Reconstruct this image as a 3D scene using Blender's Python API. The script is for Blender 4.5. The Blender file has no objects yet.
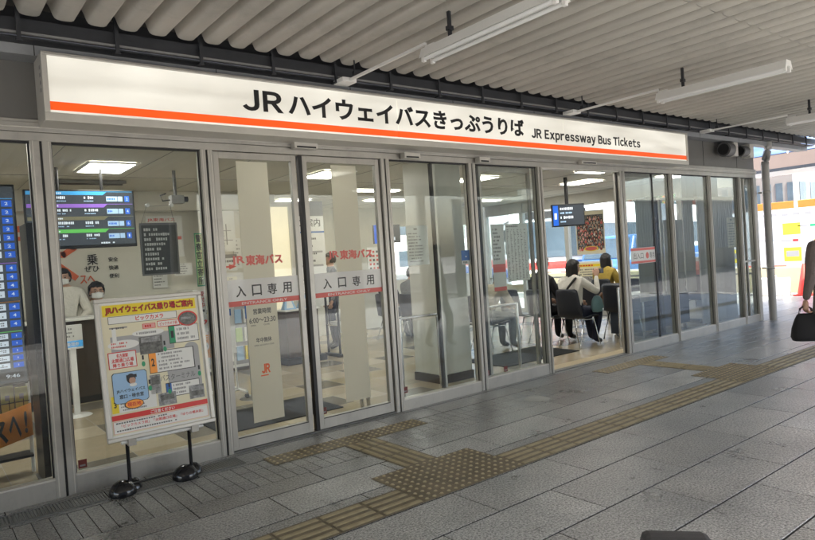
import bpy, bmesh, math, random
from mathutils import Vector, Matrix, noise
random.seed(7)
S = bpy.context.scene
COL = S.collection
PI = math.pi

# ------------------------------------------------------------------ camera
cam_d = bpy.data.cameras.new("camera")
cam = bpy.data.objects.new("camera", cam_d)
COL.objects.link(cam)
S.camera = cam
cam_d.sensor_width = 36.0
cam_d.lens = 640.1 / 815 * 36.0
cam_d.clip_start = 0.05
cam_d.clip_end = 600
_yaw, _pit, _rol = 0.66094, -0.020344, -0.06631
_F = Vector((math.sin(_yaw) * math.cos(_pit), math.cos(_yaw) * math.cos(_pit), math.sin(_pit)))
_R = Vector((math.cos(_yaw), -math.sin(_yaw), 0))
_U = _R.cross(_F)
_R2 = math.cos(_rol) * _R + math.sin(_rol) * _U
_U2 = -math.sin(_rol) * _R + math.cos(_rol) * _U
cam.matrix_world = Matrix(((_R2.x, _U2.x, -_F.x, 0), (_R2.y, _U2.y, -_F.y, 0), (_R2.z, _U2.z, -_F.z, 1.5), (0, 0, 0, 1)))

# ------------------------------------------------------------------ sky and sun
SUN_EL, SUN_AZ = math.radians(50), math.radians(193)      # azimuth clockwise from +Y: the sun stands behind and to the left
W = bpy.data.worlds.new("World")
S.world = W
W.use_nodes = True
nt = W.node_tree
bg = nt.nodes["Background"]
sky = nt.nodes.new("ShaderNodeTexSky")
sky.sky_type = 'NISHITA'
sky.sun_disc = False
sky.sun_elevation = SUN_EL
sky.sun_rotation = SUN_AZ
sky.dust_density = 4.0
sky.ozone_density = 0.6
nt.links.new(sky.outputs[0], bg.inputs[0])
bg.inputs[1].default_value = 0.13
sl = bpy.data.lights.new("sun", 'SUN')
sl.energy = 3.8
sl.angle = math.radians(0.5)
sl.color = (1.0, 0.95, 0.88)
so = bpy.data.objects.new("sun", sl)
COL.objects.link(so)
_d = Vector((math.sin(SUN_AZ) * math.cos(SUN_EL), math.cos(SUN_AZ) * math.cos(SUN_EL), math.sin(SUN_EL)))
so.rotation_euler = _d.to_track_quat('Z', 'Y').to_euler()
so.location = (-10, -30, 40)
S.view_settings.view_transform = 'Standard'
S.view_settings.look = 'None'
S.view_settings.gamma = 1
S.view_settings.exposure = 3.0
S.view_settings.use_curve_mapping = False
PANEL_E = 3.4          # lit ceiling panels
SIGN_E = 0.062          # back-lit sign face
try:
    S.cycles.max_bounces = 10
    S.cycles.diffuse_bounces = 5
    S.cycles.glossy_bounces = 4
    S.cycles.transparent_max_bounces = 24
    S.cycles.sample_clamp_indirect = 6
    S.cycles.caustics_reflective = False
    S.cycles.caustics_refractive = False
except Exception:
    pass

# ------------------------------------------------------------------ materials
MATS = {}
def mat(name, col, rough=0.5, metal=0.0, var=0.08, scale=3.0, bump=0.0, bscale=60.0, emit=None, es=0.0, spec=0.5, attr=None, stretch=None, dirt=0.0):
    if name in MATS:
        return MATS[name]
    m = bpy.data.materials.new(name)
    m.use_nodes = True
    t = m.node_tree
    N, L = t.nodes, t.links
    b = N["Principled BSDF"]
    b.inputs["Roughness"].default_value = rough
    b.inputs["Metallic"].default_value = metal
    b.inputs["Specular IOR Level"].default_value = spec
    tc = N.new("ShaderNodeTexCoord")
    src = tc.outputs["Object"]
    if stretch:
        mp = N.new("ShaderNodeMapping")
        mp.inputs["Scale"].default_value = stretch
        L.new(src, mp.inputs[0]); src = mp.outputs[0]
    nz = N.new("ShaderNodeTexNoise")
    nz.inputs["Scale"].default_value = scale
    nz.inputs["Detail"].default_value = 6
    nz.inputs["Roughness"].default_value = 0.65
    L.new(src, nz.inputs["Vector"])
    rp = N.new("ShaderNodeValToRGB")
    lo = [max(0, c * (1 - var)) for c in col]; hi = [min(1, c * (1 + var)) for c in col]
    rp.color_ramp.elements[0].position = 0.3
    rp.color_ramp.elements[1].position = 0.7
    rp.color_ramp.elements[0].color = (*lo, 1)
    rp.color_ramp.elements[1].color = (*hi, 1)
    L.new(nz.outputs["Fac"], rp.inputs[0])
    out = rp.outputs[0]
    if dirt > 0:
        n2 = N.new("ShaderNodeTexNoise"); n2.inputs["Scale"].default_value = 1.7; n2.inputs["Detail"].default_value = 8
        n2.inputs["Roughness"].default_value = 0.75
        L.new(tc.outputs["Object"], n2.inputs["Vector"])
        mr = N.new("ShaderNodeMapRange"); mr.inputs[1].default_value = 0.5; mr.inputs[2].default_value = 0.75
        mr.inputs[3].default_value = 1.0; mr.inputs[4].default_value = 1 - dirt
        L.new(n2.outputs["Fac"], mr.inputs[0])
        mx = N.new("ShaderNodeVectorMath"); mx.operation = 'SCALE'
        L.new(out, mx.inputs[0]); L.new(mr.outputs[0], mx.inputs["Scale"]); out = mx.outputs[0]
    if attr:
        at = N.new("ShaderNodeAttribute"); at.attribute_name = attr
        mx = N.new("ShaderNodeVectorMath"); mx.operation = 'MULTIPLY'
        L.new(out, mx.inputs[0]); L.new(at.outputs["Color"], mx.inputs[1]); out = mx.outputs[0]
    L.new(out, b.inputs["Base Color"])
    rr = N.new("ShaderNodeMapRange")
    rr.inputs[3].default_value = max(0.02, rough - 0.06); rr.inputs[4].default_value = min(1, rough + 0.08)
    L.new(nz.outputs["Fac"], rr.inputs[0]); L.new(rr.outputs[0], b.inputs["Roughness"])
    if bump > 0:
        n3 = N.new("ShaderNodeTexNoise"); n3.inputs["Scale"].default_value = bscale; n3.inputs["Detail"].default_value = 4
        L.new(tc.outputs["Object"], n3.inputs["Vector"])
        bp = N.new("ShaderNodeBump"); bp.inputs["Strength"].default_value = bump; bp.inputs["Distance"].default_value = 0.01 if bscale > 20 else 0.05
        L.new(n3.outputs["Fac"], bp.inputs["Height"]); L.new(bp.outputs[0], b.inputs["Normal"])
    if emit:
        b.inputs["Emission Color"].default_value = (*emit, 1)
        b.inputs["Emission Strength"].default_value = es * (0.32 if name.startswith("scr") else 1.0)
    MATS[name] = m
    return m

def glass_mat(name, tint=(0.93, 0.95, 0.94), rough=0.0, refl=1.0):
    m = bpy.data.materials.new(name); m.use_nodes = True
    t = m.node_tree; N, L = t.nodes, t.links
    N.remove(N["Principled BSDF"])
    tr = N.new("ShaderNodeBsdfTransparent"); tr.inputs[0].default_value = (*tint, 1)
    gl = N.new("ShaderNodeBsdfGlossy"); gl.inputs["Roughness"].default_value = rough
    # reflectance of a thin sheet, the same from both of its faces (Schlick)
    ge = N.new("ShaderNodeNewGeometry")
    dt = N.new("ShaderNodeVectorMath"); dt.operation = 'DOT_PRODUCT'
    L.new(ge.outputs["Incoming"], dt.inputs[0]); L.new(ge.outputs["Normal"], dt.inputs[1])
    ab = N.new("ShaderNodeMath"); ab.operation = 'ABSOLUTE'; L.new(dt.outputs["Value"], ab.inputs[0])
    iv = N.new("ShaderNodeMath"); iv.operation = 'SUBTRACT'; iv.inputs[0].default_value = 1.0; L.new(ab.outputs[0], iv.inputs[1])
    pw_ = N.new("ShaderNodeMath"); pw_.operation = 'POWER'; pw_.inputs[1].default_value = 5.0; L.new(iv.outputs[0], pw_.inputs[0])
    fr = N.new("ShaderNodeMath"); fr.operation = 'MULTIPLY_ADD'; fr.inputs[1].default_value = 0.96; fr.inputs[2].default_value = 0.04; L.new(pw_.outputs[0], fr.inputs[0])
    mu = N.new("ShaderNodeMath"); mu.operation = 'MULTIPLY'; mu.inputs[1].default_value = refl
    mx = N.new("ShaderNodeMixShader")
    tc = N.new("ShaderNodeTexCoord")
    nz = N.new("ShaderNodeTexNoise"); nz.inputs["Scale"].default_value = 1.3
    bp = N.new("ShaderNodeBump"); bp.inputs["Strength"].default_value = 0.015; bp.inputs["Distance"].default_value = 0.05
    L.new(tc.outputs["Object"], nz.inputs["Vector"]); L.new(nz.outputs["Fac"], bp.inputs["Height"])
    L.new(bp.outputs[0], gl.inputs["Normal"])
    L.new(fr.outputs[0], mu.inputs[0]); L.new(mu.outputs[0], mx.inputs[0])
    L.new(tr.outputs[0], mx.inputs[1]); L.new(gl.outputs[0], mx.inputs[2])
    sm_ = N.new("ShaderNodeTexNoise"); sm_.inputs["Scale"].default_value = 2.2; sm_.inputs["Detail"].default_value = 8; sm_.inputs["Roughness"].default_value = 0.7; sm_.inputs["Distortion"].default_value = 1.2
    L.new(tc.outputs["Object"], sm_.inputs["Vector"])
    sr = N.new("ShaderNodeMapRange"); sr.inputs[1].default_value = 0.45; sr.inputs[2].default_value = 0.75; sr.inputs[3].default_value = 0.004; sr.inputs[4].default_value = 0.04; L.new(sm_.outputs["Fac"], sr.inputs[0])
    df = N.new("ShaderNodeBsdfDiffuse"); df.inputs[0].default_value = (0.6, 0.6, 0.58, 1)
    m2_ = N.new("ShaderNodeMixShader"); L.new(sr.outputs[0], m2_.inputs[0]); L.new(mx.outputs[0], m2_.inputs[1]); L.new(df.outputs[0], m2_.inputs[2])
    L.new(m2_.outputs[0], N["Material Output"].inputs[0])
    MATS[name] = m
    return m

def film_mat(name, col, alpha):
    """frosted or printed film stuck on glass: part scatter, part see-through"""
    m = bpy.data.materials.new(name); m.use_nodes = True
    t = m.node_tree; N, L = t.nodes, t.links
    b = N["Principled BSDF"]; b.inputs["Base Color"].default_value = (*col, 1); b.inputs["Roughness"].default_value = 0.4
    tl = N.new("ShaderNodeBsdfTranslucent"); tl.inputs[0].default_value = (*col, 1)
    m1 = N.new("ShaderNodeMixShader"); m1.inputs[0].default_value = 0.5
    L.new(b.outputs[0], m1.inputs[1]); L.new(tl.outputs[0], m1.inputs[2])
    tr = N.new("ShaderNodeBsdfTransparent")
    mx = N.new("ShaderNodeMixShader"); mx.inputs[0].default_value = alpha
    L.new(tr.outputs[0], mx.inputs[1]); L.new(m1.outputs[0], mx.inputs[2])
    L.new(mx.outputs[0], N["Material Output"].inputs[0])
    MATS[name] = m
    return m

def stone_mat():
    m = bpy.data.materials.new("granite"); m.use_nodes = True
    t = m.node_tree; N, L = t.nodes, t.links; b = N["Principled BSDF"]
    tc = N.new("ShaderNodeTexCoord")
    a = N.new("ShaderNodeTexNoise"); a.inputs["Scale"].default_value = 80; a.inputs["Detail"].default_value = 3; a.inputs["Roughness"].default_value = 0.8
    c = N.new("ShaderNodeTexNoise"); c.inputs["Scale"].default_value = 1.6; c.inputs["Detail"].default_value = 7; c.inputs["Roughness"].default_value = 0.7
    v = N.new("ShaderNodeTexVoronoi"); v.inputs["Scale"].default_value = 210
    for n in (a, c, v): L.new(tc.outputs["Object"], n.inputs["Vector"])
    r = N.new("ShaderNodeValToRGB"); e = r.color_ramp.elements
    e[0].position = 0.38; e[0].color = (0.085, 0.085, 0.082, 1); e[1].position = 0.62; e[1].color = (0.53, 0.525, 0.50, 1)
    L.new(a.outputs["Fac"], r.inputs[0])
    mr = N.new("ShaderNodeMapRange"); mr.inputs[1].default_value = 0.3; mr.inputs[2].default_value = 0.7; mr.inputs[3].default_value = 0.66; mr.inputs[4].default_value = 1.20
    L.new(c.outputs["Fac"], mr.inputs[0])
    at = N.new("ShaderNodeAttribute"); at.attribute_name = "tone"
    m1 = N.new("ShaderNodeVectorMath"); m1.operation = 'SCALE'; L.new(r.outputs[0], m1.inputs[0]); L.new(mr.outputs[0], m1.inputs["Scale"])
    m2 = N.new("ShaderNodeVectorMath"); m2.operation = 'MULTIPLY'; L.new(m1.outputs[0], m2.inputs[0]); L.new(at.outputs["Color"], m2.inputs[1])
    # dark speckles
    m3 = N.new("ShaderNodeMapRange"); m3.inputs[1].default_value = 0.0; m3.inputs[2].default_value = 0.35; m3.inputs[3].default_value = 0.62; m3.inputs[4].default_value = 1.0
    L.new(v.outputs["Distance"], m3.inputs[0])
    m4 = N.new("ShaderNodeVectorMath"); m4.operation = 'SCALE'; L.new(m2.outputs[0], m4.inputs[0]); L.new(m3.outputs[0], m4.inputs["Scale"])
    st = N.new("ShaderNodeTexNoise"); st.inputs["Scale"].default_value = 0.75; st.inputs["Detail"].default_value = 9; st.inputs["Roughness"].default_value = 0.72; st.inputs["Distortion"].default_value = 0.6
    gm = N.new("ShaderNodeTexVoronoi"); gm.inputs["Scale"].default_value = 3.1; gm.inputs["Randomness"].default_value = 1.0
    for n in (st, gm): L.new(tc.outputs["Object"], n.inputs["Vector"])
    s1 = N.new("ShaderNodeMapRange"); s1.inputs[1].default_value = 0.52; s1.inputs[2].default_value = 0.70; s1.inputs[3].default_value = 1.0; s1.inputs[4].default_value = 0.70; L.new(st.outputs["Fac"], s1.inputs[0])
    g1 = N.new("ShaderNodeMapRange"); g1.inputs[1].default_value = 0.035; g1.inputs[2].default_value = 0.06; g1.inputs[3].default_value = 0.62; g1.inputs[4].default_value = 1.0; L.new(gm.outputs["Distance"], g1.inputs[0])
    sg = N.new("ShaderNodeMath"); sg.operation = 'MULTIPLY'; L.new(s1.outputs[0], sg.inputs[0]); L.new(g1.outputs[0], sg.inputs[1])
    m5 = N.new("ShaderNodeVectorMath"); m5.operation = 'SCALE'; L.new(m4.outputs[0], m5.inputs[0]); L.new(sg.outputs[0], m5.inputs["Scale"])
    L.new(m5.outputs[0], b.inputs["Base Color"])
    rr = N.new("ShaderNodeMapRange"); rr.inputs[3].default_value = 0.20; rr.inputs[4].default_value = 0.40
    L.new(c.outputs["Fac"], rr.inputs[0]); L.new(rr.outputs[0], b.inputs["Roughness"])
    w = N.new("ShaderNodeTexNoise"); w.inputs["Scale"].default_value = 42; w.inputs["Detail"].default_value = 5
    L.new(tc.outputs["Object"], w.inputs["Vector"])
    bp = N.new("ShaderNodeBump"); bp.inputs["Strength"].default_value = 0.5; bp.inputs["Distance"].default_value = 0.012
    L.new(w.outputs["Fac"], bp.inputs["Height"]); L.new(bp.outputs[0], b.inputs["Normal"])
    MATS["granite"] = m
    return m

def uneven_glow(name):
    m = MATS[name]; N, L = m.node_tree.nodes, m.node_tree.links; b = N["Principled BSDF"]
    tc = N.new("ShaderNodeTexCoord"); mp = N.new("ShaderNodeMapping"); mp.inputs["Scale"].default_value = (0.9, 1, 5)
    nz = N.new("ShaderNodeTexNoise"); nz.inputs["Scale"].default_value = 1.1; nz.inputs["Detail"].default_value = 2
    mr = N.new("ShaderNodeMapRange"); mr.inputs[1].default_value = 0.3; mr.inputs[2].default_value = 0.7; e = b.inputs["Emission Strength"].default_value
    mr.inputs[3].default_value = e * 0.55; mr.inputs[4].default_value = e * 1.25
    L.new(tc.outputs["Object"], mp.inputs[0]); L.new(mp.outputs[0], nz.inputs["Vector"]); L.new(nz.outputs["Fac"], mr.inputs[0]); L.new(mr.outputs[0], b.inputs["Emission Strength"])

stone_mat()
glass_mat("glass", refl=0.8)
glass_mat("glass_coated", (0.80, 0.83, 0.83), refl=1.6)
glass_mat("glass_far", (0.80, 0.84, 0.84))
film_mat("frost_film", (0.78, 0.76, 0.66), 0.88)
film_mat("band_film", (0.90, 0.90, 0.90), 0.99)
film_mat("curtain", (0.66, 0.66, 0.63), 1.0)
film_mat("paper_film", (0.80, 0.83, 0.82), 0.9)
mat("alu", (0.42, 0.405, 0.37), 0.42, 0.55, 0.10, 6, stretch=(1, 1, 0.15), dirt=0.28)
mat("alu_light", (0.58, 0.56, 0.51), 0.4, 0.35, 0.05, 4, dirt=0.1)
mat("chrome", (0.62, 0.62, 0.62), 0.18, 1.0, 0.03)
mat("gasket", (0.012, 0.012, 0.013), 0.5, 0, 0.1)
mat("panel_gray", (0.155, 0.152, 0.142), 0.5, 0.1, 0.06, 1.2, dirt=0.12)
mat("deck", (0.48, 0.465, 0.425), 0.8, 0.0, 0.09, 2.6, stretch=(1, 0.2, 1), dirt=0.25, spec=0.15)
mat("beam", (0.035, 0.037, 0.042), 0.5, 0.3, 0.15, 5)
mat("beam_edge", (0.22, 0.22, 0.22), 0.5, 0.3, 0.15, 5)
mat("gutter", (0.30, 0.31, 0.32), 0.55, 0.2, 0.08, 3, dirt=0.2)
mat("pipe", (0.36, 0.355, 0.34), 0.5, 0.1, 0.06, 2, dirt=0.15)
mat("cabinet_dark", (0.035, 0.045, 0.065), 0.4, 0, 0.15, 5)
mat("white", (0.78, 0.78, 0.76), 0.4, 0, 0.03)
mat("tube", (0.85, 0.86, 0.86), 0.15, 0, 0.02)
mat("wall_cream", (0.66, 0.64, 0.56), 0.6, 0, 0.03, 1)
mat("wall_white", (0.70, 0.69, 0.62), 0.55, 0, 0.03, 1)
mat("ceiling_in", (0.60, 0.585, 0.52), 0.8, 0, 0.03, 1)
mat("pillar", (0.68, 0.68, 0.62), 0.45, 0, 0.03, 1)
mat("counter_wood", (0.035, 0.022, 0.015), 0.35, 0, 0.25, 3, stretch=(1, 1, 8))
mat("wood_edge", (0.30, 0.17, 0.08), 0.4, 0, 0.15, 3)
mat("black", (0.007, 0.007, 0.008), 0.4, 0, 0.1)
mat("black_shiny", (0.012, 0.012, 0.014), 0.12, 0, 0.1)
mat("dark_fabric", (0.022, 0.022, 0.026), 0.85, 0, 0.25, 20, bump=0.3, bscale=400)
mat("mat_dark", (0.012, 0.013, 0.014), 0.95, 0, 0.2, 40, bump=0.4, bscale=300)
mat("chair_dark", (0.018, 0.022, 0.032), 0.45, 0, 0.1)
mat("screen_dark", (0.03, 0.034, 0.04), 0.2, 0, 0.1, emit=(0.03, 0.035, 0.04), es=0.6)
mat("tactile_bar", (0.33, 0.275, 0.165), 0.6, 0, 0.2, 20, dirt=0.3)  # lighter than the base, so the ridges stand out from the painted groove shade
mat("tactile", (0.17, 0.138, 0.085), 0.6, 0, 0.22, 14, bump=0.25, bscale=120, dirt=0.35)  # base colour darkened to put shade between the bars
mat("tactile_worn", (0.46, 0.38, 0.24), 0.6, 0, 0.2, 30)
mat("joint", (0.035, 0.034, 0.032), 0.9, 0, 0.2, 20)
mat("grate", (0.16, 0.16, 0.155), 0.6, 0.2, 0.1, 5, dirt=0.2)
mat("asphalt", (0.06, 0.06, 0.062), 0.9, 0, 0.2, 8, bump=0.3, bscale=90)
mat("ground", (0.20, 0.20, 0.195), 0.9, 0, 0.15, 2)
mat("kerb", (0.36, 0.36, 0.34), 0.8, 0, 0.1, 6)
mat("orange_red", (0.88, 0.11, 0.008), 0.4, 0, 0.02, emit=(0.9, 0.09, 0.01), es=SIGN_E * 1.2)
mat("sign_face", (0.80, 0.775, 0.68), 0.35, 0, 0.015, 1.5, emit=(1.0, 0.97, 0.88), es=SIGN_E)
uneven_glow("sign_face")
mat("ink", (0.012, 0.012, 0.013), 0.4, 0, 0.0)
mat("ink_gray", (0.12, 0.12, 0.12), 0.5, 0, 0.0)
mat("ink_soft", (0.25, 0.25, 0.25), 0.5, 0, 0.0)
mat("maroon", (0.16, 0.025, 0.02), 0.4, 0, 0.05)
mat("red", (0.62, 0.03, 0.025), 0.4, 0, 0.03)
mat("red_soft", (0.62, 0.12, 0.10), 0.45, 0, 0.03)
mat("logo_orange", (0.72, 0.13, 0.035), 0.45, 0, 0.03)
mat("yellow", (0.80, 0.62, 0.03), 0.45, 0, 0.04)
mat("paper", (0.76, 0.76, 0.73), 0.6, 0, 0.02)
mat("cream_paper", (0.74, 0.69, 0.50), 0.5, 0, 0.04)
mat("pink", (0.75, 0.36, 0.33), 0.5, 0, 0.03)
mat("sky_blue", (0.32, 0.50, 0.72), 0.5, 0, 0.04)
mat("blue", (0.03, 0.13, 0.42), 0.45, 0, 0.05)
mat("green", (0.03, 0.30, 0.14), 0.5, 0, 0.05)
mat("lime", (0.45, 0.60, 0.25), 0.5, 0, 0.05)
mat("van_blue", (0.05, 0.12, 0.28), 0.3, 0, 0.03)
mat("awning_orange", (0.50, 0.13, 0.015), 0.6, 0, 0.06)
mat("orange", (0.92, 0.34, 0.05), 0.5, 0, 0.04)
mat("map_gray", (0.38, 0.38, 0.38), 0.5, 0, 0.05)
mat("photo_dark", (0.12, 0.12, 0.11), 0.4, 0, 0.9, 26)
mat("photo_mid", (0.25, 0.25, 0.25), 0.4, 0, 0.8, 30)
mat("scr_white", (0.7, 0.75, 0.8), 0.3, 0, 0, emit=(0.75, 0.85, 1), es=0.22)
mat("scr_pale", (0.4, 0.55, 0.7), 0.3, 0, 0, emit=(0.35, 0.55, 0.85), es=0.25)
mat("scr_blue", (0.02, 0.12, 0.5), 0.3, 0, 0, emit=(0.015, 0.10, 0.60), es=0.30)
mat("scr_sky", (0.05, 0.3, 0.6), 0.3, 0, 0, emit=(0.06, 0.28, 0.60), es=0.22)
mat("scr_purple", (0.25, 0.12, 0.5), 0.3, 0, 0, emit=(0.26, 0.12, 0.52), es=0.22)
mat("scr_green", (0.12, 0.5, 0.1), 0.3, 0, 0, emit=(0.12, 0.50, 0.10), es=0.22)
mat("scr_olive", (0.15, 0.14, 0.08), 0.3, 0, 0, emit=(0.16, 0.15, 0.10), es=0.2)
mat("chalk", (0.55, 0.55, 0.53), 0.8, 0, 0.1)
mat("chalkboard", (0.022, 0.026, 0.024), 0.6, 0, 0.2)
mat("lamp_panel", (0.8, 0.8, 0.76), 0.5, 0, 0, emit=(1.0, 0.96, 0.88), es=PANEL_E)
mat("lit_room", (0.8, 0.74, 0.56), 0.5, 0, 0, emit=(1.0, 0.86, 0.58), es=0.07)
mat("skin", (0.50, 0.30, 0.21), 0.5, 0, 0.05, 8)
mat("hair", (0.008, 0.007, 0.007), 0.5, 0, 0.3, 60, bump=0.4, bscale=200)
mat("cloth_white", (0.66, 0.64, 0.58), 0.8, 0, 0.05, 8, bump=0.5, bscale=13)
mat("cloth_navy", (0.012, 0.016, 0.035), 0.85, 0, 0.1, 8)
mat("cloth_mustard", (0.38, 0.27, 0.05), 0.85, 0, 0.08, 8, bump=0.5, bscale=13)
mat("cloth_beige", (0.40, 0.35, 0.27), 0.85, 0, 0.08, 8, bump=0.5, bscale=13)
mat("cloth_gray", (0.16, 0.17, 0.17), 0.85, 0, 0.08, 8, bump=0.5, bscale=13)
mat("cloth_coat", (0.14, 0.115, 0.11), 0.9, 0, 0.12, 10, bump=0.5, bscale=13)
mat("cloth_black", (0.010, 0.010, 0.012), 0.85, 0, 0.1, 8)
mat("mask", (0.75, 0.76, 0.76), 0.7, 0, 0.02)
mat("shoe", (0.02, 0.018, 0.016), 0.4, 0, 0.1)
mat("bag_tan", (0.20, 0.09, 0.04), 0.5, 0, 0.1)
mat("bag_teal", (0.12, 0.22, 0.24), 0.6, 0, 0.1)
mat("concrete", (0.42, 0.41, 0.38), 0.8, 0, 0.08, 6)
mat("cone_red", (0.62, 0.035, 0.02), 0.45, 0, 0.05)
mat("barrier_cream", (0.42, 0.36, 0.22), 0.7, 0, 0.08, 3)
mat("hoarding", (0.55, 0.56, 0.57), 0.5, 0, 0.03, 2)
mat("ribbed_gray", (0.34, 0.36, 0.365), 0.7, 0.0, 0.14, 2, stretch=(6, 6, 0.3))
mat("brick_orange", (0.30, 0.07, 0.025), 0.8, 0, 0.1, 3)
mat("tower_glass", (0.035, 0.06, 0.10), 0.15, 0.2, 0.15, 0.3)
mat("tower_frame", (0.11, 0.15, 0.20), 0.5, 0, 0.05)
mat("win_dark", (0.05, 0.07, 0.09), 0.15, 0.1, 0.3, 0.5)
mat("facade_gray", (0.30, 0.30, 0.31), 0.7, 0, 0.1, 0.6)
mat("facade_dark", (0.13, 0.125, 0.12), 0.8, 0, 0.15, 0.5)
mat("roof_blue", (0.03, 0.065, 0.15), 0.3, 0, 0.08, 1)
mat("fascia_pink", (0.17, 0.125, 0.10), 0.5, 0, 0.06, 2)
mat("leaf", (0.075, 0.13, 0.03), 0.6, 0, 0.4, 1.2)
mat("leaf_light", (0.13, 0.20, 0.04), 0.6, 0, 0.3, 1.2)
mat("bark", (0.10, 0.075, 0.05), 0.9, 0, 0.2, 6)
mat("bus_white", (0.75, 0.76, 0.77), 0.3, 0, 0.02)
mat("rack_yellow", (0.50, 0.48, 0.16), 0.5, 0, 0.12, 5)
mat("brown_box", (0.055, 0.034, 0.022), 0.5, 0, 0.15, 4)
mat("steel_cyl", (0.45, 0.45, 0.44), 0.3, 0.8, 0.05)
mat("suitcase", (0.045, 0.043, 0.045), 0.7, 0, 0.15, 30, bump=0.25, bscale=250)

def floor_mat():
    m = bpy.data.materials.new("floor_tiles"); m.use_nodes = True
    t = m.node_tree; N, L = t.nodes, t.links; b = N["Principled BSDF"]
    at = N.new("ShaderNodeAttribute"); at.attribute_name = "tone"
    tc = N.new("ShaderNodeTexCoord")
    a = N.new("ShaderNodeTexNoise"); a.inputs["Scale"].default_value = 9; a.inputs["Detail"].default_value = 6
    L.new(tc.outputs["Object"], a.inputs["Vector"])
    mr = N.new("ShaderNodeMapRange"); mr.inputs[3].default_value = 0.9; mr.inputs[4].default_value = 1.1
    L.new(a.outputs["Fac"], mr.inputs[0])
    m1 = N.new("ShaderNodeVectorMath"); m1.operation = 'SCALE'; L.new(at.outputs["Color"], m1.inputs[0]); L.new(mr.outputs[0], m1.inputs["Scale"])
    L.new(m1.outputs[0], b.inputs["Base Color"])
    b.inputs["Roughness"].default_value = 0.22
    MATS["floor_tiles"] = m
floor_mat()
M = MATS

# ------------------------------------------------------------------ builders
class MB:
    """collects shapes and links them as ONE mesh object"""
    def __init__(s): s.v = []; s.f = []; s.m = []; s.mats = []; s.sm = []; s.tones = None
    def mi(s, m):
        if m not in s.mats: s.mats.append(m)
        return s.mats.index(m)
    def add(s, vs, fs, m, smooth=False):
        o = len(s.v); s.v += [tuple(v) for v in vs]; k = s.mi(m)
        for f in fs: s.f.append(tuple(i + o for i in f)); s.m.append(k); s.sm.append(smooth)
    def box(s, x0, x1, y0, y1, z0, z1, m):
        s.add([(x0,y0,z0),(x1,y0,z0),(x1,y1,z0),(x0,y1,z0),(x0,y0,z1),(x1,y0,z1),(x1,y1,z1),(x0,y1,z1)],
              [(0,3,2,1),(4,5,6,7),(0,1,5,4),(1,2,6,5),(2,3,7,6),(3,0,4,7)], m); return s
    def tube(s, pts, r, m, n=10, caps=True, r2=None):
        pts = [Vector(p) for p in pts]; rings = []; vs = []
        for i, p in enumerate(pts):
            d = (pts[min(i+1, len(pts)-1)] - pts[max(i-1, 0)]).normalized()
            up = Vector((0,0,1)) if abs(d.z) < 0.9 else Vector((1,0,0))
            a = d.cross(up).normalized(); b = d.cross(a).normalized()
            rr = r if r2 is None else r + (r2 - r) * i / (len(pts) - 1)
            for k in range(n):
                t = 2 * PI * k / n; vs.append(p + a * math.cos(t) * rr + b * math.sin(t) * rr)
        fs = []
        for i in range(len(pts) - 1):
            for k in range(n):
                fs.append((i*n+k, i*n+(k+1) % n, (i+1)*n+(k+1) % n, (i+1)*n+k))
        s.add(vs, fs, m, True)
        if caps:
            s.add(vs[:n], [tuple(range(n))], m); s.add(vs[-n:], [tuple(range(n))[::-1]], m)
        return s
    def lathe(s, prof, m, c=(0,0,0), n=20):
        vs = []; fs = []
        for (r, z) in prof:
            for k in range(n):
                t = 2*PI*k/n; vs.append((c[0]+r*math.cos(t), c[1]+r*math.sin(t), c[2]+z))
        for i in range(len(prof)-1):
            for k in range(n): fs.append((i*n+k, i*n+(k+1) % n, (i+1)*n+(k+1) % n, (i+1)*n+k))
        s.add(vs, fs, m, True); return s
    def prism(s, poly, y0, y1, m):
        """polygon in XZ pushed from y0 (front) to y1"""
        n = len(poly); vs = [(x, y0, z) for x, z in poly] + [(x, y1, z) for x, z in poly]
        fs = [tuple(range(n)), tuple(range(2*n-1, n-1, -1))] + [(i, i+n, (i+1) % n + n, (i+1) % n) for i in range(n)]
        s.add(vs, fs, m); return s
    def ell(s, cx, cz, rx, rz, y0, y1, m, n=24):
        return s.prism([(cx + rx*math.cos(2*PI*k/n), cz + rz*math.sin(2*PI*k/n)) for k in range(n)], y0, y1, m)
    def build(s, name, parent=None, bevel=0, loc=None, rot=None):
        me = bpy.data.meshes.new(name); me.from_pydata(s.v, [], s.f)
        for k in s.mats: me.materials.append(M[k])
        me.polygons.foreach_set("material_index", s.m); me.polygons.foreach_set("use_smooth", s.sm)
        bm = bmesh.new(); bm.from_mesh(me); bmesh.ops.recalc_face_normals(bm, faces=bm.faces); bm.to_mesh(me); bm.free()
        if s.tones:
            ca = me.color_attributes.new("tone", 'FLOAT_COLOR', 'CORNER')
            i = 0
            for p in me.polygons:
                t = s.tones[p.index]
                for _ in p.loop_indices: ca.data[i].color = (*t, 1); i += 1
        me.update()
        o = bpy.data.objects.new(name, me); COL.objects.link(o)
        if parent: o.parent = parent
        if loc: o.location = loc
        if rot: o.rotation_euler = rot
        if bevel:
            b = o.modifiers.new("bevel", 'BEVEL'); b.width = bevel; b.segments = 2; b.limit_method = 'ANGLE'; b.angle_limit = math.radians(50)
        return o

def tag(o, label, cat=None, group=None, kind=None):
    if label: o["label"] = label
    if cat: o["category"] = cat
    if group: o["group"] = group
    if kind: o["kind"] = kind
    return o
def thing(name, label, cat, loc=(0,0,0), rz=0, group=None):
    o = bpy.data.objects.new(name, None); COL.objects.link(o); o.empty_display_size = 0.2
    o.location = loc; o.rotation_euler = (0, 0, rz)
    return tag(o, label, cat, group)
def copy_tree(o, parent=None):
    c = o.copy(); COL.objects.link(c)
    if parent: c.parent = parent
    for ch in list(o.children): copy_tree(ch, c)
    return c

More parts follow.
